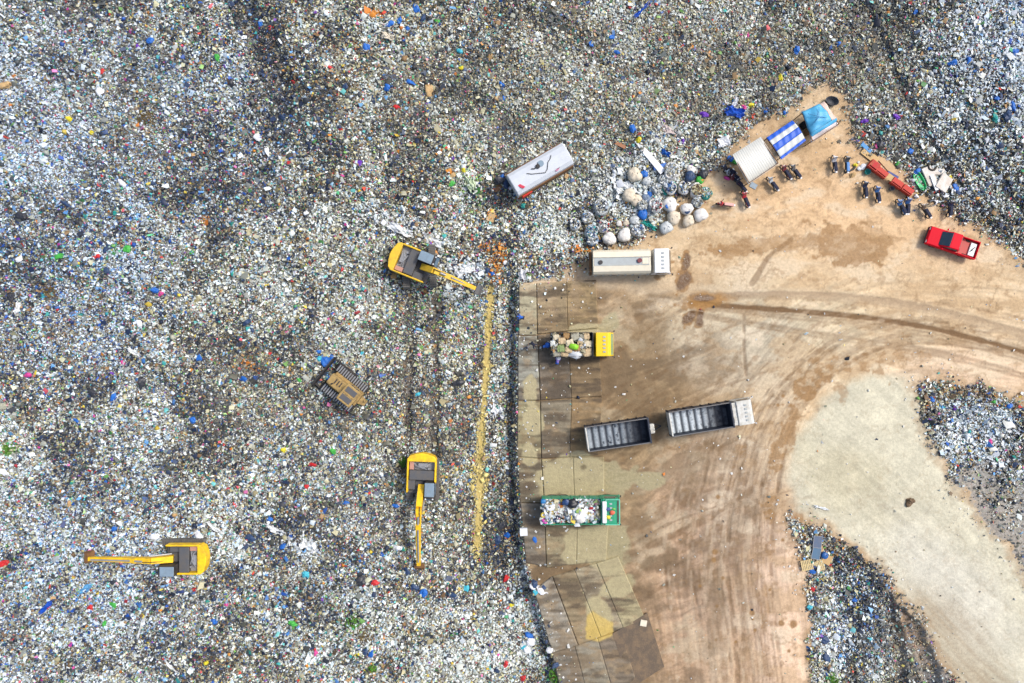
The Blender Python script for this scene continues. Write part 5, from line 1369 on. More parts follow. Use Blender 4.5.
BB = [(635.5, 173.4, 7.5, m_bb, 'c', 'beige bulk bag standing apart, highest of the beige ones'), (630, 194, 7, m_bb, 'c', 'beige bulk bag just right of the white film heap'), (637, 199, 6, m_bb, 'c', 'brownish beige round bag, right of another beige one'),
      (602, 206, 8.5, m_bf, 'o', 'large film bag half open at the left end of the bag field'), (588, 217, 6.5, m_bf, 'o', 'whitish open bag on the refuse above the leftmost open bag'), (575.2, 223.5, 6.2, m_bw, 'o', 'leftmost white open bag on the refuse'),
      (592, 231, 7.5, m_bf, 'o', 'bluish open bag in the lower left corner of the bag field', ['white', 'blue', 'teal', 'grey']), (604, 226, 6.5, m_bw, 'o', 'open bag of red and white scraps near the lower row', ['white', 'white', 'red', 'grey', 'dark', 'blue']), (593, 239.5, 6.5, m_bg, 'o', 'grey bag bulging at the lowest left of the bag field'),
      (610, 238, 7, m_bw, 'c', 'white bag with pale blue stains, left one of three in the lower row'), (625.2, 234.4, 7.2, m_bw, 'c', 'clean white bag in the middle of three in the lower row'), (639, 230, 7, m_bw, 'o', 'white bag with blue contents, right one of three in the lower row', ['white', 'blue', 'white', 'grey']),
      (619.5, 223, 3.2, m_bw, 'c', 'small white sack above the clean white bag of the lower row'), (635, 219.5, 5, m_bf, 'c', 'small film bundle between the white and blue bags'), (626.8, 222, 3.5, m_bb, 'c', 'small beige sack beside the small white sack'),
      (643.5, 213.5, 5.4, m_bl, 'c', 'bright blue bag near the middle of the bag field'), (667, 227, 6.8, m_bf, 'c', 'greyish white bag lowest right of centre in the bag field'), (675, 217, 7.2, m_bb, 'c', 'large cream bag between the greyish white one and the blue patched one'),
      (671, 203.5, 7.8, m_bw, 'cb', 'large white bag with a bright blue patch on its lower side'), (689.4, 220, 6.3, m_bb, 'c', 'beige bag below the white one with navy side'), (688, 208, 6.6, m_bw, 'cn', 'white bag with a navy patch on its side'), (702, 214, 7.2, m_bw, 'c', 'square white bag, rightmost of the lower bags on the sand'),
      (656, 205, 7.4, m_bw, 'o', 'open white bag showing dark and red scraps in the bag field centre', ['white', 'white', 'dark', 'red', 'grey', 'grey']), (643, 204.5, 5.5, m_bf, 'o', 'greyish film bag just above the bright blue bag', ['grey', 'white']), (671, 186.7, 7, m_bw, 'ot', 'open white bag rimmed with teal cloth', ['white', 'blue', 'dark']),
      (685, 187, 6.8, m_bw, 'o', 'open white bag with blue scraps, second from the right in the upper row', ['white', 'blue', 'tan', 'dark']), (697.5, 189.5, 7.4, m_bw, 'o', 'open white bag full of brown stuff at the right of the bag field', ['brown', 'tan', 'tan']), (707, 192.5, 6.4, m_teal, 'o', 'open teal rimmed bag at the far right of the bag field', ['white', 'teal', 'tan']),
      (698, 201.5, 5.8, m_bf, 'o', 'translucent film bag below the open brown one', ['white', 'grey']), (664.7, 179.7, 6, m_bf, 'o', 'crumpled film bag left above the teal rimmed white bag', ['white', 'white', 'grey']), (672.5, 170, 8.8, m_bw, 'o', 'biggest white bag at the lower end of the long white plank', ['white', 'white', 'grey', 'tan']),
      (691, 175.5, 5.8, m_bn, 'c', 'navy bag in the upper right of the bag field'), (700.6, 179.5, 4.2, m_grn, 'co', 'green bag with an orange patch at the upper right of the bag field'), (704.5, 173.5, 5, m_dkb, 'c', 'dark charcoal bag at the top right of the bag field'), (692, 168.8, 4.8, m_bw, 'c', 'small white bag above the navy one'),
      (657, 187.5, 5.5, m_bf, 'o', 'film bag standing amid the upper bags', ['white', 'grey']), (645, 173, 4, m_bl, 'c', 'small bright blue bag right of the highest beige bag'), (647.5, 180, 4.8, m_bf, 'c', 'white film bag just below the small blue bag'), (650, 193.5, 3.2, m_bl, 'c', 'tiny bright blue bag above the grey blue one'), (646.5, 198, 5, m_bg, 'c', 'grey blue bag below the tiny bright blue one')]
for i, q in enumerate(BB):
    px, py, r, m_, k, lab = q[:6]; pt = q[6] if len(q) > 6 else None
    if k.startswith('o'): t = bulk(px, py, r, m_, 'open', lab, 50 + i, pt)
    else: t = bulk(px, py, r, m_, 'closed', lab, 50 + i, {'cb': m_bl, 'cn': m_bn, 'co': m_org}.get(k))
    if k == 'ot':
        b = MB(); b.tube([(math.cos(a) * .72, math.sin(a) * .72, .3) for a in [q_ * .4 for q_ in range(2, 14)]], .12, 7); b.build('cloth', m_teal, t, True)

# ------------------------------------------------------------ loose sheets, boards and other debris
def sheet(name, px, py, L, Wd, ang, m_, label, cat, lift=.12, rough=.16, seed=1, rag=.25, group=None):
    x, y, z = place(px, py, .2)
    rn = random.Random(seed); ph = [rn.uniform(0, 6) for _ in range(8)]
    b = bmesh.new(); nu, nv = 16, 9; g = []
    for i in range(nu + 1):
        row = []
        for j in range(nv + 1):
            u = i / nu * 2 - 1; v = j / nv * 2 - 1
            e = 1 - rag * abs(math.sin(u * 3 + ph[0])) * abs(v) - rag * .6 * abs(math.sin(u * 7 + ph[5]))
            f = 1 - rag * abs(math.sin(v * 2.5 + ph[1])) * abs(u)
            Y = v * Wd / 2 * max(e, .25) + .12 * Wd * math.sin(u * 2.2 + ph[6]) * (rag * 3)
            f = max(f, .35); e = max(e, .25); X = u * L / 2 * f
            zz = lift + rough * (math.sin(u * 4 + ph[2] + v * 2) + math.sin(v * 5 + ph[3] - u * 3) + .6 * math.sin(u * 11 + v * 8 + ph[4])) * .6 + rough * .4
            row.append(b.verts.new((X, Y, zz + rn.uniform(-.3, .3) * rough)))
        g.append(row)
    lo = [[b.verts.new(v.co - Vector((0, 0, .05))) for v in row] for row in g]
    for i in range(nu):
        for j in range(nv):
            b.faces.new((g[i][j], g[i + 1][j], g[i + 1][j + 1], g[i][j + 1])); b.faces.new((lo[i][j], lo[i][j + 1], lo[i + 1][j + 1], lo[i + 1][j]))
    ring = [(i, 0) for i in range(nu)] + [(nu, j) for j in range(nv)] + [(i, nv) for i in range(nu, 0, -1)] + [(0, j) for j in range(nv, 0, -1)]
    for k, (i, j) in enumerate(ring):
        p, q = ring[(k + 1) % len(ring)]
        b.faces.new((g[i][j], lo[i][j], lo[p][q], g[p][q]))
    mb = MB(); mb.merge(b); o = mb.build(name, m_, None)
    o.location = (x, y, z + .1); o.rotation_euler = (0, 0, R(ang)); tag(o, label, cat, group); return o
def board(name, px, py, L, Wd, ang, m_, label, cat, th=.07, z0=.15, tilt=(0, 0), extra=None, group=None):
    x, y, z = place(px, py, .2); b = MB(); b.box((0, 0, 0), (L, Wd, th), bevel=.015)
    o = b.build(name, m_, None); o.location = (x, y, z + z0); o.rotation_euler = (tilt[0], tilt[1], R(ang)); tag(o, label, cat, group); return o
m_tarp = cmat('blue_tarp', (24, 90, 200), .45, .15, .5); m_wfilm = cmat('white_film', (236, 240, 240), .45, .2, .7); m_ply = cmat('plywood', (214, 178, 120), .7, .3); m_lbf = cmat('light_blue_film', (96, 170, 220), .45, .2, .7)
m_wood = cmat('pale_pallet_wood', (230, 206, 150), .8, .3); m_brw = cmat('brown_wood', (176, 120, 84), .8, .3); m_ylw = cmat('yellow_plastic', (226, 212, 40), .5, .1, .4); m_pur = cmat('purple_plastic', (110, 50, 180), .5, .1, .4); m_pnk = cmat('pink_plastic', (220, 70, 150), .5, .1, .4); m_rdp = cmat('red_plastic', (206, 36, 40), .5, .1, .4)
m_brn = cmat('brown_plastic', (120, 84, 56), .7, .3, .4); m_cyn = cmat('cyan_plastic', (70, 190, 210), .5, .1, .4); m_whp = cmat('white_plastic', (244, 246, 248), .45, .1, .4); m_tanp = cmat('tan_cardboard', (206, 172, 120), .8, .2, .4)
x, y, z = place(649, 157, .3)
b = MB(); b.prism_z([(-2.1, -.10), (-2.0, .12), (-.6, .3), (2.0, .34), (2.05, -.3), (-.6, -.24)], 0, .12, .02)
o = b.build('plank', m_whp, None); o.location = (x, y, z + .3); o.rotation_euler = (0, .05, R(-48)); tag(o, 'long white tapering plank pointing from the yellow bag to the biggest white bag', 'plank')
board('plank', 617, 143, 1.9, .35, -27, m_brw, 'brown wooden plank lying in the refuse above the bag field', 'plank')
board('blue_strap', 659.5, 167, .35, 1.3, -70, m_bl, 'bright blue strap wrapped across the end of the white plank', 'strap', .3, .3)
sheet('tarp', 734, 112.5, 2.2, 1.2, -25, m_tarp, 'crumpled royal blue tarp in the refuse above the white corrugated shelter', 'tarp', .2, .2, 3)
sheet('plastic_sheet', 734.5, 102.5, 1.1, .5, 60, m_whp, 'small white sheet poking out above the royal blue tarp', 'sheet', .3, .1, 4)
sheet('plastic_sheet', 723.5, 142, 1.3, 1.1, 10, m_whp, 'squarish white sheet lying left of the white corrugated shelter', 'sheet', .2, .12, 5, .15)
sheet('tarp', 665.5, 153.3, 1.1, .6, -20, m_bl, 'small bright blue tarp in the refuse above the bag field', 'tarp', .2, .15, 6)
sheet('tarp', 643, 8.5, 2.6, .42, 42, m_tarp, 'narrow royal blue tarp strip at the top edge of the photo', 'tarp', .15, .12, 7, .3)
sheet('tarp', 46, 607, 2.0, .6, 38, m_tarp, 'narrow royal blue tarp strip in the lower left corner', 'tarp', .15, .12, 8, .3)
sheet('tarp', 86, 587.5, 2.4, .9, 28, m_lbf, 'ragged light blue film below the boom of the lower left excavator', 'tarp', .15, .14, 9, .4)
sheet('plastic_film', 275, 529, 2.6, .7, -20, m_wfilm, 'long white film strip at the left of the film heap in the lower middle', 'film', .15, .15, 10, .35)
sheet('plastic_film', 309, 546, 2.1, 1.4, -25, m_wfilm, 'broad whitish film sheet in the lower middle refuse', 'film', .15, .2, 11, .3)
sheet('plastic_film', 290, 538, 1.6, .4, 80, m_wfilm, 'thin white film strip between two broader film sheets', 'film', .15, .15, 12, .4)
sheet('plastic_film', 142, 627, 2.6, .35, 68, m_wfilm, 'long thin white film below the lower left excavator', 'film', .15, .12, 13, .35)
sheet('plastic_film', 171, 666, 2.2, .3, -45, m_wfilm, 'thin white film streak near the bottom edge at left', 'film', .12, .12, 14, .35)
sheet('plastic_film', 215, 528, 2.4, .5, -38, m_wfilm, 'white film strip right above the lower left excavator', 'film', .12, .12, 15, .4)
sheet('plastic_film', 465, 269, 2.3, 1.4, 20, m_wfilm, 'heap of white film at the tip of the worn excavator boom', 'film', .1, .14, 16, .2)
sheet('plastic_film', 432, 240, 2.6, .9, -28, m_wfilm, 'white film spread above the cab of the worn excavator', 'film', .1, .14, 17, .2)
sheet('plastic_film', 400, 230, 2.8, .9, -20, m_wfilm, 'white film spread behind the worn excavator, to its upper left', 'film', .1, .14, 18, .2)
sheet('plastic_film', 497, 412, 1.4, 1.9, 10, m_whp, 'torn white sheets beside the yellow strip near the slab edge', 'film', .15, .2, 19, .45)
sheet('plastic_film', 134, 352, 1.7, .5, -35, m_wfilm, 'short white film strip in the left middle refuse', 'film', .15, .1, 20, .3)
sheet('plastic_film', 17, 308, 1.5, .7, 65, m_wfilm, 'pale film lying near the left edge of the photo', 'film', .15, .1, 21, .3)
sheet('plastic_film', 666, 128, 2.6, 1.0, -28, cmat('pinkish_film', (222, 206, 200), .5, .3, .6), 'pale pinkish film spread in the refuse right of the blue bag', 'film', .12, .12, 22, .4)
sheet('plastic_film', 622, 188, 1.7, 1.5, 20, m_wfilm, 'ruffled white film heap at the left of the bag field', 'film', .15, .2, 23, .2)
sheet('plastic_film', 523, 274, 1.5, 1.2, 60, m_whp, 'crumpled white foam film at the upper corner of the slabs', 'film', .3, .25, 24, .35)
sheet('plastic_film', 822, 508, 1.9, .35, -20, m_wfilm, 'thin white film streak on the pale ramp', 'film', .03, .04, 25, .4)
sheet('plastic_film', 470, 182, 1.3, 2.2, 15, cmat('lime_white_film', (214, 230, 196), .5, .2, .6), 'pale lime film heap left of the silvery tank body', 'film', .2, .25, 26, .4)
sheet('cloth', 649, 225.5, 1.9, .6, -28, m_teal, 'green teal cloth trailing below the bright blue bag', 'cloth', .15, .12, 27, .3)
sheet('plastic_film', 388, 37, 1.4, .7, -15, cmat('cream_foam', (232, 222, 200), .6, .2, .4), 'cream foam slab in the upper middle refuse', 'film', .2, .12, 28, .2)
board('cardboard', 491, 216.5, 1.0, .8, 70, m_tanp, 'tan cardboard sheet in the refuse below the silvery tank body', 'cardboard')
# red benches, boards, boat shell by the refuse rim
def red_box(px, py, L, Wd, ang, label, contents=None):
    x, y, z = place(px, py, .5); t = thing('red_trough', label, 'trough', (x, y, z), R(ang), 'red troughs in a row along the refuse')
    b = MB(); b.box((0, 0, .3), (L, Wd, .08), bevel=.01); b.build('base', m_redf, t)
    for s in (-1, 1):
        b = MB(); b.box((0, s * (Wd / 2 - .03), .5), (L, .06, .5), bevel=.01); b.build('side', m_redf, t)
        b = MB(); b.box((s * (L / 2 - .03), 0, .5), (.06, Wd - .13, .5), bevel=.01); b.build('end', m_redf, t)
        for q in (-1, 1):
            b = MB(); b.box((s * (L / 2 - .1), q * (Wd / 2 - .1), .12), (.07, .07, .3)); b.build('leg', m_rust, t)
    b = MB(); b.box((0, .08, .755), (L - .04, Wd * .72, .03), rot=(.12, 0, 0)); b.build('lid', contents or m_redf, t)
red_box(873.4, 165.8, .95, .85, -38, 'deep red crate with a greenish patch, topmost of the red row', cmat('dark_red_patchy', (206, 30, 40), .6, .8, dcol=A(120, 130, 60), scale=2))
red_box(881.2, 172.9, 1.15, .62, -38, 'red trough directly against the deep red crate')
red_box(896.4, 183.4, 1.15, .65, -36, 'red trough just right of the bare plywood gap')
red_box(906.8, 190.4, 1.15, .65, -36, 'red trough at the lower right end of the row')
board('plywood', 888.3, 178.6, .75, .6, -36, m_ply, 'small plywood lid in the gap between the red troughs', 'board', .05, .6)
board('plywood', 870.5, 155.5, 1.9, .75, -38, m_ply, 'plywood sheet above the deep red crate', 'board', .05, .12)
board('plywood', 887.5, 163.5, 2.3, .8, -48, cmat('weathered_plywood', (216, 182, 136), .8, .4), 'longer weathered plywood sheet above the red troughs', 'board', .05, .08)
board('plank', 866.7, 147.6, 1.25, .4, -42, cmat('sky_blue_board', (70, 150, 210), .6, .2), 'sky blue board above the plywood sheet', 'plank')
board('plank', 893.3, 174.8, 1.2, .28, -30, cmat('navy_board', (50, 70, 140), .6, .2), 'narrow navy board just above the second red trough', 'plank')
x, y, z = place(920.3, 181.6, .3); t = thing('boat_shell', 'green plastic boat shaped shell leaning by the white mattresses', 'boat shell', (x, y, z), R(-62))
b = MB(); b.loft([[(xx, -w_, .35), (xx, -w_ * .8, .1), (xx, w_ * .8, .1), (xx, w_, .35), (xx, w_ * .86, .34), (xx, w_ * .7, .16), (xx, -w_ * .7, .16), (xx, -w_ * .86, .34)] for xx, w_ in ((-.95, .28), (-.7, .4), (0, .44), (.6, .36), (.95, .12))])
b.build('hull', cmat('bright_green_plastic', (40, 206, 120), .5, .1), t)
m_mat = cmat('white_mattress', (232, 228, 218), .8, .5, .3, 1.6, A(176, 130, 80))
board('mattress', 929.5, 176, 1.9, 1.0, -66, m_mat, 'white mattress lying flat next to the green shell', 'mattress', .18, .25)
board('mattress', 943, 183.2, 1.55, 1.25, 60, m_mat, 'white mattress with a brown stain, rightmost of the mattresses', 'mattress', .2, .35, (.12, 0))
board('board', 936, 171.5, 1.7, .6, -5, m_mat, 'dirty white board behind the two mattresses', 'board', .08, .2)
board('board', 933, 183, 1.6, .35, -70, m_whp, 'narrow white board between the mattresses', 'board', .08, .42)
def tyre(px, py, r, label, name='tyre', m_=m_rub):
    x, y, z = place(px, py, .2); b = MB(); n = 20
    b.loft([[(math.cos(2 * math.pi * k / n) * (r + .3 * r * math.cos(q)), math.sin(2 * math.pi * k / n) * (r + .3 * r * math.cos(q)), .25 * r * math.sin(q)) for q in [i * 1.0472 for i in range(6)]] for k in range(n + 1)], cap=False)
    o = b.build(name, m_, None, True); o.location = (x, y, z + .25); tag(o, label, 'tyre'); return o
tyre(932, 166.5, .38, 'black tyre in the refuse above the white mattresses')
x, y, z = place(832.3, 101, .4); t = thing('tub', 'black rounded tub at the top tip of the sandy lot', 'tub', (x, y, z), R(-15))
b = MB(); b.loft([[(math.cos(a) * rx, math.sin(a) * rx * .72, zz) for a in [k * .393 for k in range(16)]] for rx, zz in ((.5, 0), (.62, .45), (.66, .46), (.6, .42), (.46, .08))]); b.build('shell', cmat('charcoal_plastic', (64, 68, 76), .6), t, True)
b = MB(); b.tube([(-.62, -.2, .45), (-.7, 0, .5), (-.62, .2, .45)], .03, 6); b.build('handle', m_conc, t)
def bucket(px, py, r, m_, label):
    x, y, z = place(px, py, .3); t = thing('bucket', label, 'bucket', (x, y, z))
    b = MB(); b.loft([[(math.cos(a) * q, math.sin(a) * q, zz) for a in [k * .3927 for k in range(16)]] for q, zz in ((r * .75, 0), (r, .35), (r * .92, .35), (r * .68, .04))]); b.build('shell', m_, t, True)
    b = MB(); b.tube([(0, -r, .33), (r * .6, -r * .7, .38), (r * .8, 0, .4), (r * .6, r * .7, .38), (0, r, .33)], .015, 5); b.build('handle', m_conc, t)
bucket(868, 171.7, .3, m_teal, 'teal green bucket below the deep red crate'); bucket(892.2, 188.4, .24, m_conc, 'grey bucket below the red trough row')
b = MB(); b.tube([(-.5, -.2, 0), (-.1, -.1, .02), (.3, .1, .02), (.5, .35, 0)], .1, 7); o = b.build('pipe', m_blk, None, True); x, y, z = place(850, 170.4, .1); o.location = (x, y, z + .1); tag(o, 'short black curved pipe below the scooter with bright blue seat', 'pipe')
board('plate', 754, 185.3, .7, .55, -30, m_roofg, 'small grey plate on the sand at the lowest corner of the white roof', 'plate', .04, .04)
# pallets and panels at the right-hand track
def pallet(px, py, ang, label):
    x, y, z = place(px, py, .2); t = thing('pallet', label, 'pallet', (x, y, z + .12), R(ang), 'pale wooden pallets beside the panels')
    b = MB()
    for k in range(7): b.box((-.51 + k * .17, 0, .13), (.115, 1.05, .03))
    b.build('deck', m_wood, t)
    for s in (-.46, 0, .46): b = MB(); b.box((0, s, .055), (1.12, .09, .11)); b.build('bearer', m_wood, t)
pallet(806.8, 565, 12, 'wooden pallet nearest the sandy track'); pallet(818.3, 566, 18, 'wooden pallet directly below the grey panels')
for i, (px, py, a, lab) in enumerate(((817.3, 541.8, 84, 'upper grey blue panel with thin frame lying on the refuse'), (816, 553, 78, 'lower grey blue panel with thin frame lying on the refuse'))):
    x, y, z = place(px, py, .3); t = thing('panel', lab, 'panel', (x, y, z + .35), R(a), 'grey blue framed panels')
    b = MB(); b.box((0, 0, 0), (1.15, .78, .05)); b.build('face', m_glass if i else cmat('slate_blue_panel', (96, 112, 136), .3, .3), t)
    b = MB()
    for s in (-1, 1): b.box((0, s * .41, 0), (1.22, .045, .07)); b.box((s * .59, 0, .002), (.045, .86, .07))
    b.build('frame', m_steel, t)
board('plywood', 822, 548, 1.2, .4, 84, m_ply, 'narrow plywood strip right of the grey panels', 'board', .05, .2)
board('plywood', 828, 557.5, 1.4, .9, 62, m_tanp, 'tan cardboard board right of the pallets', 'board', .05, .25)
x, y, z = place(823.8, 555, .5); t = thing('drum', 'dark blue plastic drum standing between the panels and tan board', 'drum', (x, y, z))
b = MB(); b.tube([(0, 0, 0), (0, 0, .05), (0, 0, .4), (0, 0, .45), (0, 0, .8), (0, 0, .85)], [.3, .33, .33, .35, .33, .3], 16); b.build('shell', m_bluep, t, True)
b = MB(); b.tube([(.12, .1, .85), (.12, .1, .89)], .05, 8); b.tube([(-.14, -.1, .85), (-.14, -.1, .88)], .035, 8); b.build('bung', m_blk, t)

# ------------------------------------------------------------ coloured bags that stand out of the refuse
AM = dict(blue=m_bl, navy=m_bn, black=m_dkb, white=m_whp, green=m_grn, teal=m_teal, yellow=m_ylw, red=m_rdp, pink=m_pnk, purple=m_pur, orange=m_org, brown=m_brn, cyan=m_cyn, tan=m_tanp)
tmpl = {}
def bag_mesh(v):
    if v not in tmpl:
        b = MB(); b.blob((0, 0, 0), (.5, .38, .26), .3, 3, 200 + v); b.blob((.42, .1, .1), (.14, .09, .12), .4, 1, 300 + v)
        me = bpy.data.meshes.new('refuse_bag'); b.bm.to_mesh(me); b.bm.free(); tmpl[v] = me
    return tmpl[v]
LMK = [((181, 559), 'the lower left excavator'), ((421, 482), 'the downward pointing excavator'), ((413, 264), 'the worn excavator'), ((342, 388), 'the bulldozer'), ((538, 170), 'the silvery tank'), ((785, 140), 'the striped shelter'),
       ((0, 0), 'the top left corner'), ((0, 683), 'the bottom left corner'), ((0, 340), 'the left edge'), ((256, 0), 'the top edge'), ((400, 100), 'the upper middle'), ((1024, 60), 'the upper right edge'), ((485, 420), 'the yellow strip'), ((630, 205), 'the bulk bags'),
       ((890, 175), 'the red troughs'), ((575, 512), 'the green truck'), ((818, 556), 'the grey panels'), ((970, 430), 'the ramp bend'), ((480, 683), 'the bottom edge')]
used = set()
def accent(px, py, c, s=1.0, what='bag'):
    s *= .82
    x, y, z = place(px, py, .2)
    me = bag_mesh(random.randrange(6))
    key = c
    o = bpy.data.objects.new('refuse_bag', me.copy()); o.data.materials.clear(); o.data.materials.append(AM[c]); COL.objects.link(o)
    o.location = (x, y, z + .22 * s); o.rotation_euler = (random.uniform(-.3, .3), random.uniform(-.3, .3), random.uniform(0, 6.28))
    o.scale = (s * random.uniform(.8, 1.15), s * random.uniform(.7, 1.1), s)
    (lx, ly), nm = min(LMK, key=lambda q: (q[0][0] - px) ** 2 + (q[0][1] - py) ** 2)
    dx, dy = px - lx, py - ly
    dirs = []
    if abs(dy) > .45 * abs(dx): dirs.append('above' if dy < 0 else 'below')
    if abs(dx) > .45 * abs(dy): dirs.append('left of' if dx < 0 else 'right of')
    d = ' and '.join(dirs) if dirs else 'beside'
    dist = math.hypot(dx, dy) / 10
    adj = 'small' if s < .62 else ('large' if s > 1.0 else 'mid sized')
    dw = 'close' if dist < 4 else ('a few metres' if dist < 8 else ('some way' if dist < 13 else 'far'))
    lab = f'{adj} {c} plastic bag {dw} {d} {nm}'
    if lab in used: lab = f'{adj} {c} bag {int(round(dist))} metres {d} {nm}'
    if len(lab.split()) > 16: lab = f'{c} bag {dw} {d} {nm}'
    used.add(lab)
    tag(o, lab, 'bag', 'coloured bags standing out in the refuse')
ACC = [(151, 41, 'blue', 1), (139, 48, 'purple', .7), (101, 71, 'red', .7), (217, 57, 'green', .8), (100, 92, 'white', 1), (67, 118, 'yellow', .8), (90, 131, 'yellow', .6), (138, 125, 'orange', .7), (123, 184, 'white', 1), (115, 213, 'teal', .8), (136, 218, 'cyan', .6), (22, 217, 'black', 1.3), (65, 203, 'navy', .9), (77, 221, 'black', 1), (232, 83, 'black', 1), (6, 85, 'tan', 1.3), (9, 105, 'orange', .6), (44, 145, 'navy', .6), (165, 160, 'navy', .8), (152, 182, 'navy', .7),
       (416, 9, 'blue', 1.1), (424, 17, 'navy', 1), (430, 20, 'black', .9), (437, 21, 'green', .7), (389, 24, 'blue', .9), (400, 20, 'blue', .9), (367, 48, 'blue', .9), (407, 28, 'blue', .6), (331, 68, 'red', .6), (345, 87, 'navy', .9), (387, 87, 'blue', .9), (397, 107, 'red', .8), (410, 82, 'blue', 1), (459, 50, 'cyan', .8), (461, 67, 'yellow', .8), (429, 90, 'tan', 1.3), (502, 84, 'blue', .8), (504, 97, 'blue', .7), (359, 163, 'purple', .8), (463, 169, 'yellow', .8), (452, 183, 'green', .8), (453, 175, 'tan', .7), (306, 212, 'white', .9), (261, 25, 'blue', .9), (283, 118, 'navy', 1), (294, 82, 'red', .6), (258, 137, 'white', 1), (268, 152, 'white', 1), (328, 181, 'navy', .8),
       (591, 42, 'blue', .9), (612, 37, 'blue', .9), (617, 52, 'blue', .7), (633, 128, 'blue', 1), (639, 139, 'yellow', .9), (630, 121, 'yellow', .5), (623, 78, 'navy', .7), (704, 114, 'purple', .9), (683, 141, 'purple', .7), (744, 107, 'pink', .8), (752, 105, 'yellow', .8), (766, 112, 'blue', .6), (785, 112.5, 'blue', .6), (748, 34, 'pink', .6),
       (797, 50, 'blue', 1), (839, 44, 'blue', .8), (954, 62, 'blue', 1.2), (969, 60, 'blue', .9), (780, 77, 'yellow', .9), (865, 121, 'purple', .9), (898, 117, 'purple', .8), (910, 97, 'black', 1), (996, 118, 'teal', 1), (1008, 115, 'navy', 1.4), (1014, 107, 'blue', 1), (998, 97, 'blue', .8), (787, 19, 'navy', .6), (917, 11, 'blue', .7), (1015, 51, 'blue', .8), (931, 48, 'blue', .6),
       (127, 249, 'green', 1), (60, 256, 'green', .9), (191, 252, 'green', .6), (155, 290, 'blue', 1), (161, 293, 'pink', .7), (199, 358, 'blue', .9), (123, 363, 'pink', .6), (112, 398, 'blue', .9), (243, 379, 'blue', .9), (193, 420, 'blue', 1), (27, 375, 'pink', .9), (139, 324, 'white', 1), (10, 297, 'black', 1.2), (93, 393, 'black', 1.2), (142, 382, 'black', 1.2), (232, 272, 'teal', .7), (247, 322, 'navy', 1), (106, 248, 'navy', .9), (17, 259, 'white', 1), (95, 256, 'red', .7), (76, 420, 'blue', .7), (252, 330, 'navy', .8), (107, 270, 'navy', .9), (35, 373, 'yellow', .5),
       (456, 383, 'black', 1.3), (332, 314, 'blue', .6), (418, 394, 'cyan', .7), (318, 352, 'blue', 0.6), (326, 362, 'blue', 1.5), (333, 360, 'blue', .9), (319, 359, 'cyan', .7), (327, 378, 'blue', .7), (345, 329, 'black', .9), (299, 380, 'green', .6), (333, 451, 'green', .8), (284, 450, 'yellow', .8), (505, 262, 'white', .7), (488, 270, 'navy', .9), (492, 273, 'blue', .7), (362, 353, 'cyan', .5), (498, 407, 'teal', .6),
       (113, 605, 'green', .8), (104, 624, 'green', .7), (90, 608, 'red', .8), (214, 622, 'blue', .9), (207, 663, 'yellow', .7), (4, 563, 'red', 1.1), (198, 536, 'white', 1), (155, 536, 'white', .9), (114, 529, 'blue', .8), (226, 605, 'pink', .6), (4, 473, 'white', 1), (105, 482, 'blue', .5), (112, 561, 'blue', .6), (250, 538, 'navy', 1.2),
       (312, 465, 'red', .8), (346, 503, 'blue', .8), (506, 579, 'red', .9), (466, 588, 'cyan', .9), (423, 593, 'blue', 1.1), (416, 588, 'navy', 1), (362, 581, 'black', 1.3), (375, 583, 'red', .9), (293, 623, 'green', .9), (371, 654, 'blue', .9), (365, 652, 'navy', .8), (306, 575, 'cyan', 1), (283, 546, 'blue', 1), (270, 519, 'blue', .8), (507, 535, 'blue', .9), (502, 525, 'black', 1.2), (498, 540, 'navy', 1), (506, 664, 'red', .8), (523, 678, 'red', .8), (530, 636, 'blue', 1.1), (531, 642, 'white', 1.2), (527, 650, 'white', 1), (512, 605, 'yellow', .7), (316, 653, 'pink', .7), (357, 655, 'yellow', .6), (420, 560, 'white', .8), (398, 548, 'white', 1), (524, 647, 'cyan', .7), (306, 487, 'red', .6), (396, 506, 'blue', .8), (452, 595, 'navy', 1), (407, 572, 'navy', .9),
       (535, 541, 'blue', .8), (535, 584, 'navy', 1.1), (540, 590, 'white', 1.1), (536, 592, 'cyan', .8), (544, 587, 'navy', .8), (545, 593, 'white', .6), (533, 588, 'white', .9), (500, 180, 'black', 1.3), (506, 184, 'navy', 1), (510, 187, 'white', .6), (498, 188, 'brown', 1), (503, 176, 'blue', .6), (524, 206, 'teal', .8), (566, 176, 'tan', .8), (560, 185, 'yellow', .4), (520, 197, 'red', .6),
       (731, 158.5, 'blue', .9), (734.5, 161.5, 'green', .7), (726.5, 177.5, 'pink', .7), (855.8, 164.6, 'yellow', .6), (863.4, 166.5, 'white', .9), (860, 168.5, 'white', .7), (853, 175, 'tan', .7), (917.3, 171, 'blue', .8), (911, 151, 'blue', .9), (880.4, 144, 'black', 1), (877, 146, 'pink', .6), (899, 164, 'green', .7), (956, 189, 'blue', 1.1), (957, 193, 'navy', .9), (951, 177, 'yellow', .6), (917, 196, 'white', .7),
       (812.8, 572, 'blue', .8), (812.8, 590, 'red', .6), (810, 606.6, 'cyan', .8), (831, 565, 'red', .5), (815, 597, 'navy', .6), (824, 640, 'navy', 1.1), (826, 657, 'navy', 1.1), (855, 600, 'blue', .7), (870, 640, 'cyan', .7), (1011, 406, 'blue', .8), (932, 399, 'blue', .7), (994, 402, 'green', .6), (990, 442, 'pink', .8), (955, 408, 'purple', .6), (556, 665, 'navy', 1), (550, 650, 'white', .9)]
for a in ACC: accent(*a)
board('styrofoam_box', 523.6, 531, .75, .75, 3, m_whp, 'clean white square foam box on the slab edge beside the green truck', 'box', .35, .45)
board('box', 643.4, 623, .65, .6, -10, m_cream, 'small cream box on the brown mud below the slabs', 'box', .3, .15)
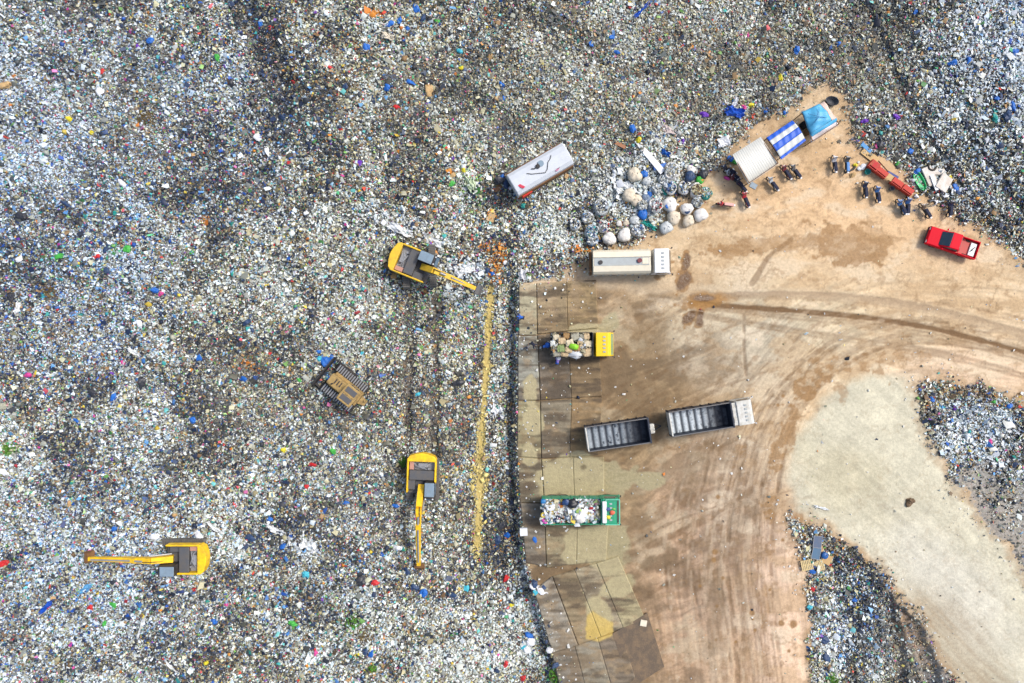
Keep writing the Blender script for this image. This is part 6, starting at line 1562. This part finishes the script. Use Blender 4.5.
b = MB(); b.blob((0, 0, .1), (.32, .4, .28), .4, 3, 9); o = b.build('rock', cmat('brown_rock', (120, 96, 70), .9, .4, .5), None); x, y, z = place(910.6, 501.6, .2); o.location = (x, y, z); tag(o, 'dark brown clod lying alone on the pale ramp', 'rock')
b = MB(); b.box((0, 0, 0), (4.9, 6.2, .12), bevel=.03); me = b
x, y = W(640, 639, .3)
P4 = [W(612, 633), W(647, 612), W(664, 666), W(630, 688)]
b = MB(); b.prism_z(P4, .10, .2, .02); o = b.build('steel_plate', mat('muddy_steel_plate', A(104, 90, 74), .7, dirt=.8, dcol=A(150, 124, 92), scale=1.4, bump=.4), None); tag(o, 'large muddy steel plate lying askew beyond the lower slabs', 'plate')

# ------------------------------------------------------------ weeds
m_leaf = cmat('weed_leaf', (96, 150, 50), .7, .3, dcol=(.03, .06, .02)); m_leaf2 = cmat('dry_weed', (120, 100, 56), .8, .3)
def weed(px, py, rad, n, m_, label, seed):
    r_ = random.Random(seed); x, y, z = place(px, py, .2); bm = bmesh.new()
    for k in range(n):
        a = r_.uniform(0, 6.28); d = rad * math.sqrt(r_.random()); c = Vector((math.cos(a) * d, math.sin(a) * d, r_.uniform(.05, .45) * (1.2 - d / rad)))
        q = Euler((r_.uniform(-.9, .9), r_.uniform(-.9, .9), r_.uniform(0, 6.28))).to_matrix(); l, w_ = r_.uniform(.1, .26), r_.uniform(.04, .1)
        vs = [bm.verts.new(c + q @ Vector(p)) for p in ((-l, 0, 0), (0, -w_, .03), (l, 0, -.03), (0, w_, .03))]; bm.faces.new((vs[0], vs[1], vs[2])); bm.faces.new((vs[0], vs[2], vs[3]))
    b = MB(); b.merge(bm)
    t = thing('weed_clump', label, 'weeds', (x, y, z)); b.build('leaves', m_, t)
    b = MB()
    for k in range(7):
        a = r_.uniform(0, 6.28); b.tube([(0, 0, -.05), (math.cos(a) * rad * .4, math.sin(a) * rad * .4, .2), (math.cos(a) * rad * .8, math.sin(a) * rad * .8, .35)], .015, 4)
    b.build('stem', m_leaf2, t)
weed(352, 620, .9, 150, m_leaf, 'green weed clump in the lower middle refuse', 1); weed(10, 449, .7, 110, m_leaf, 'green weed clump at the left edge of the photo', 2); weed(831, 681, .8, 130, m_leaf, 'green weed clump at the bottom edge beside the sandy track', 3)
weed(402, 462, .55, 80, m_leaf, 'small green weed clump left of the excavator pointing down', 4); weed(557, 677, .8, 120, m_leaf, 'green weed clump in the dark ditch at the foot of the slabs', 5); weed(366, 634, .9, 110, m_leaf2, 'brown dry weed clump just below the green one', 6)
weed(50, 289, .8, 100, m_leaf2, 'brown dry weed clump near the left edge', 7); weed(146, 118, .9, 110, m_leaf2, 'brown dry twigs in the upper left refuse', 8); weed(373, 668, .5, 80, m_leaf, 'small green sprout near the bottom edge', 9)
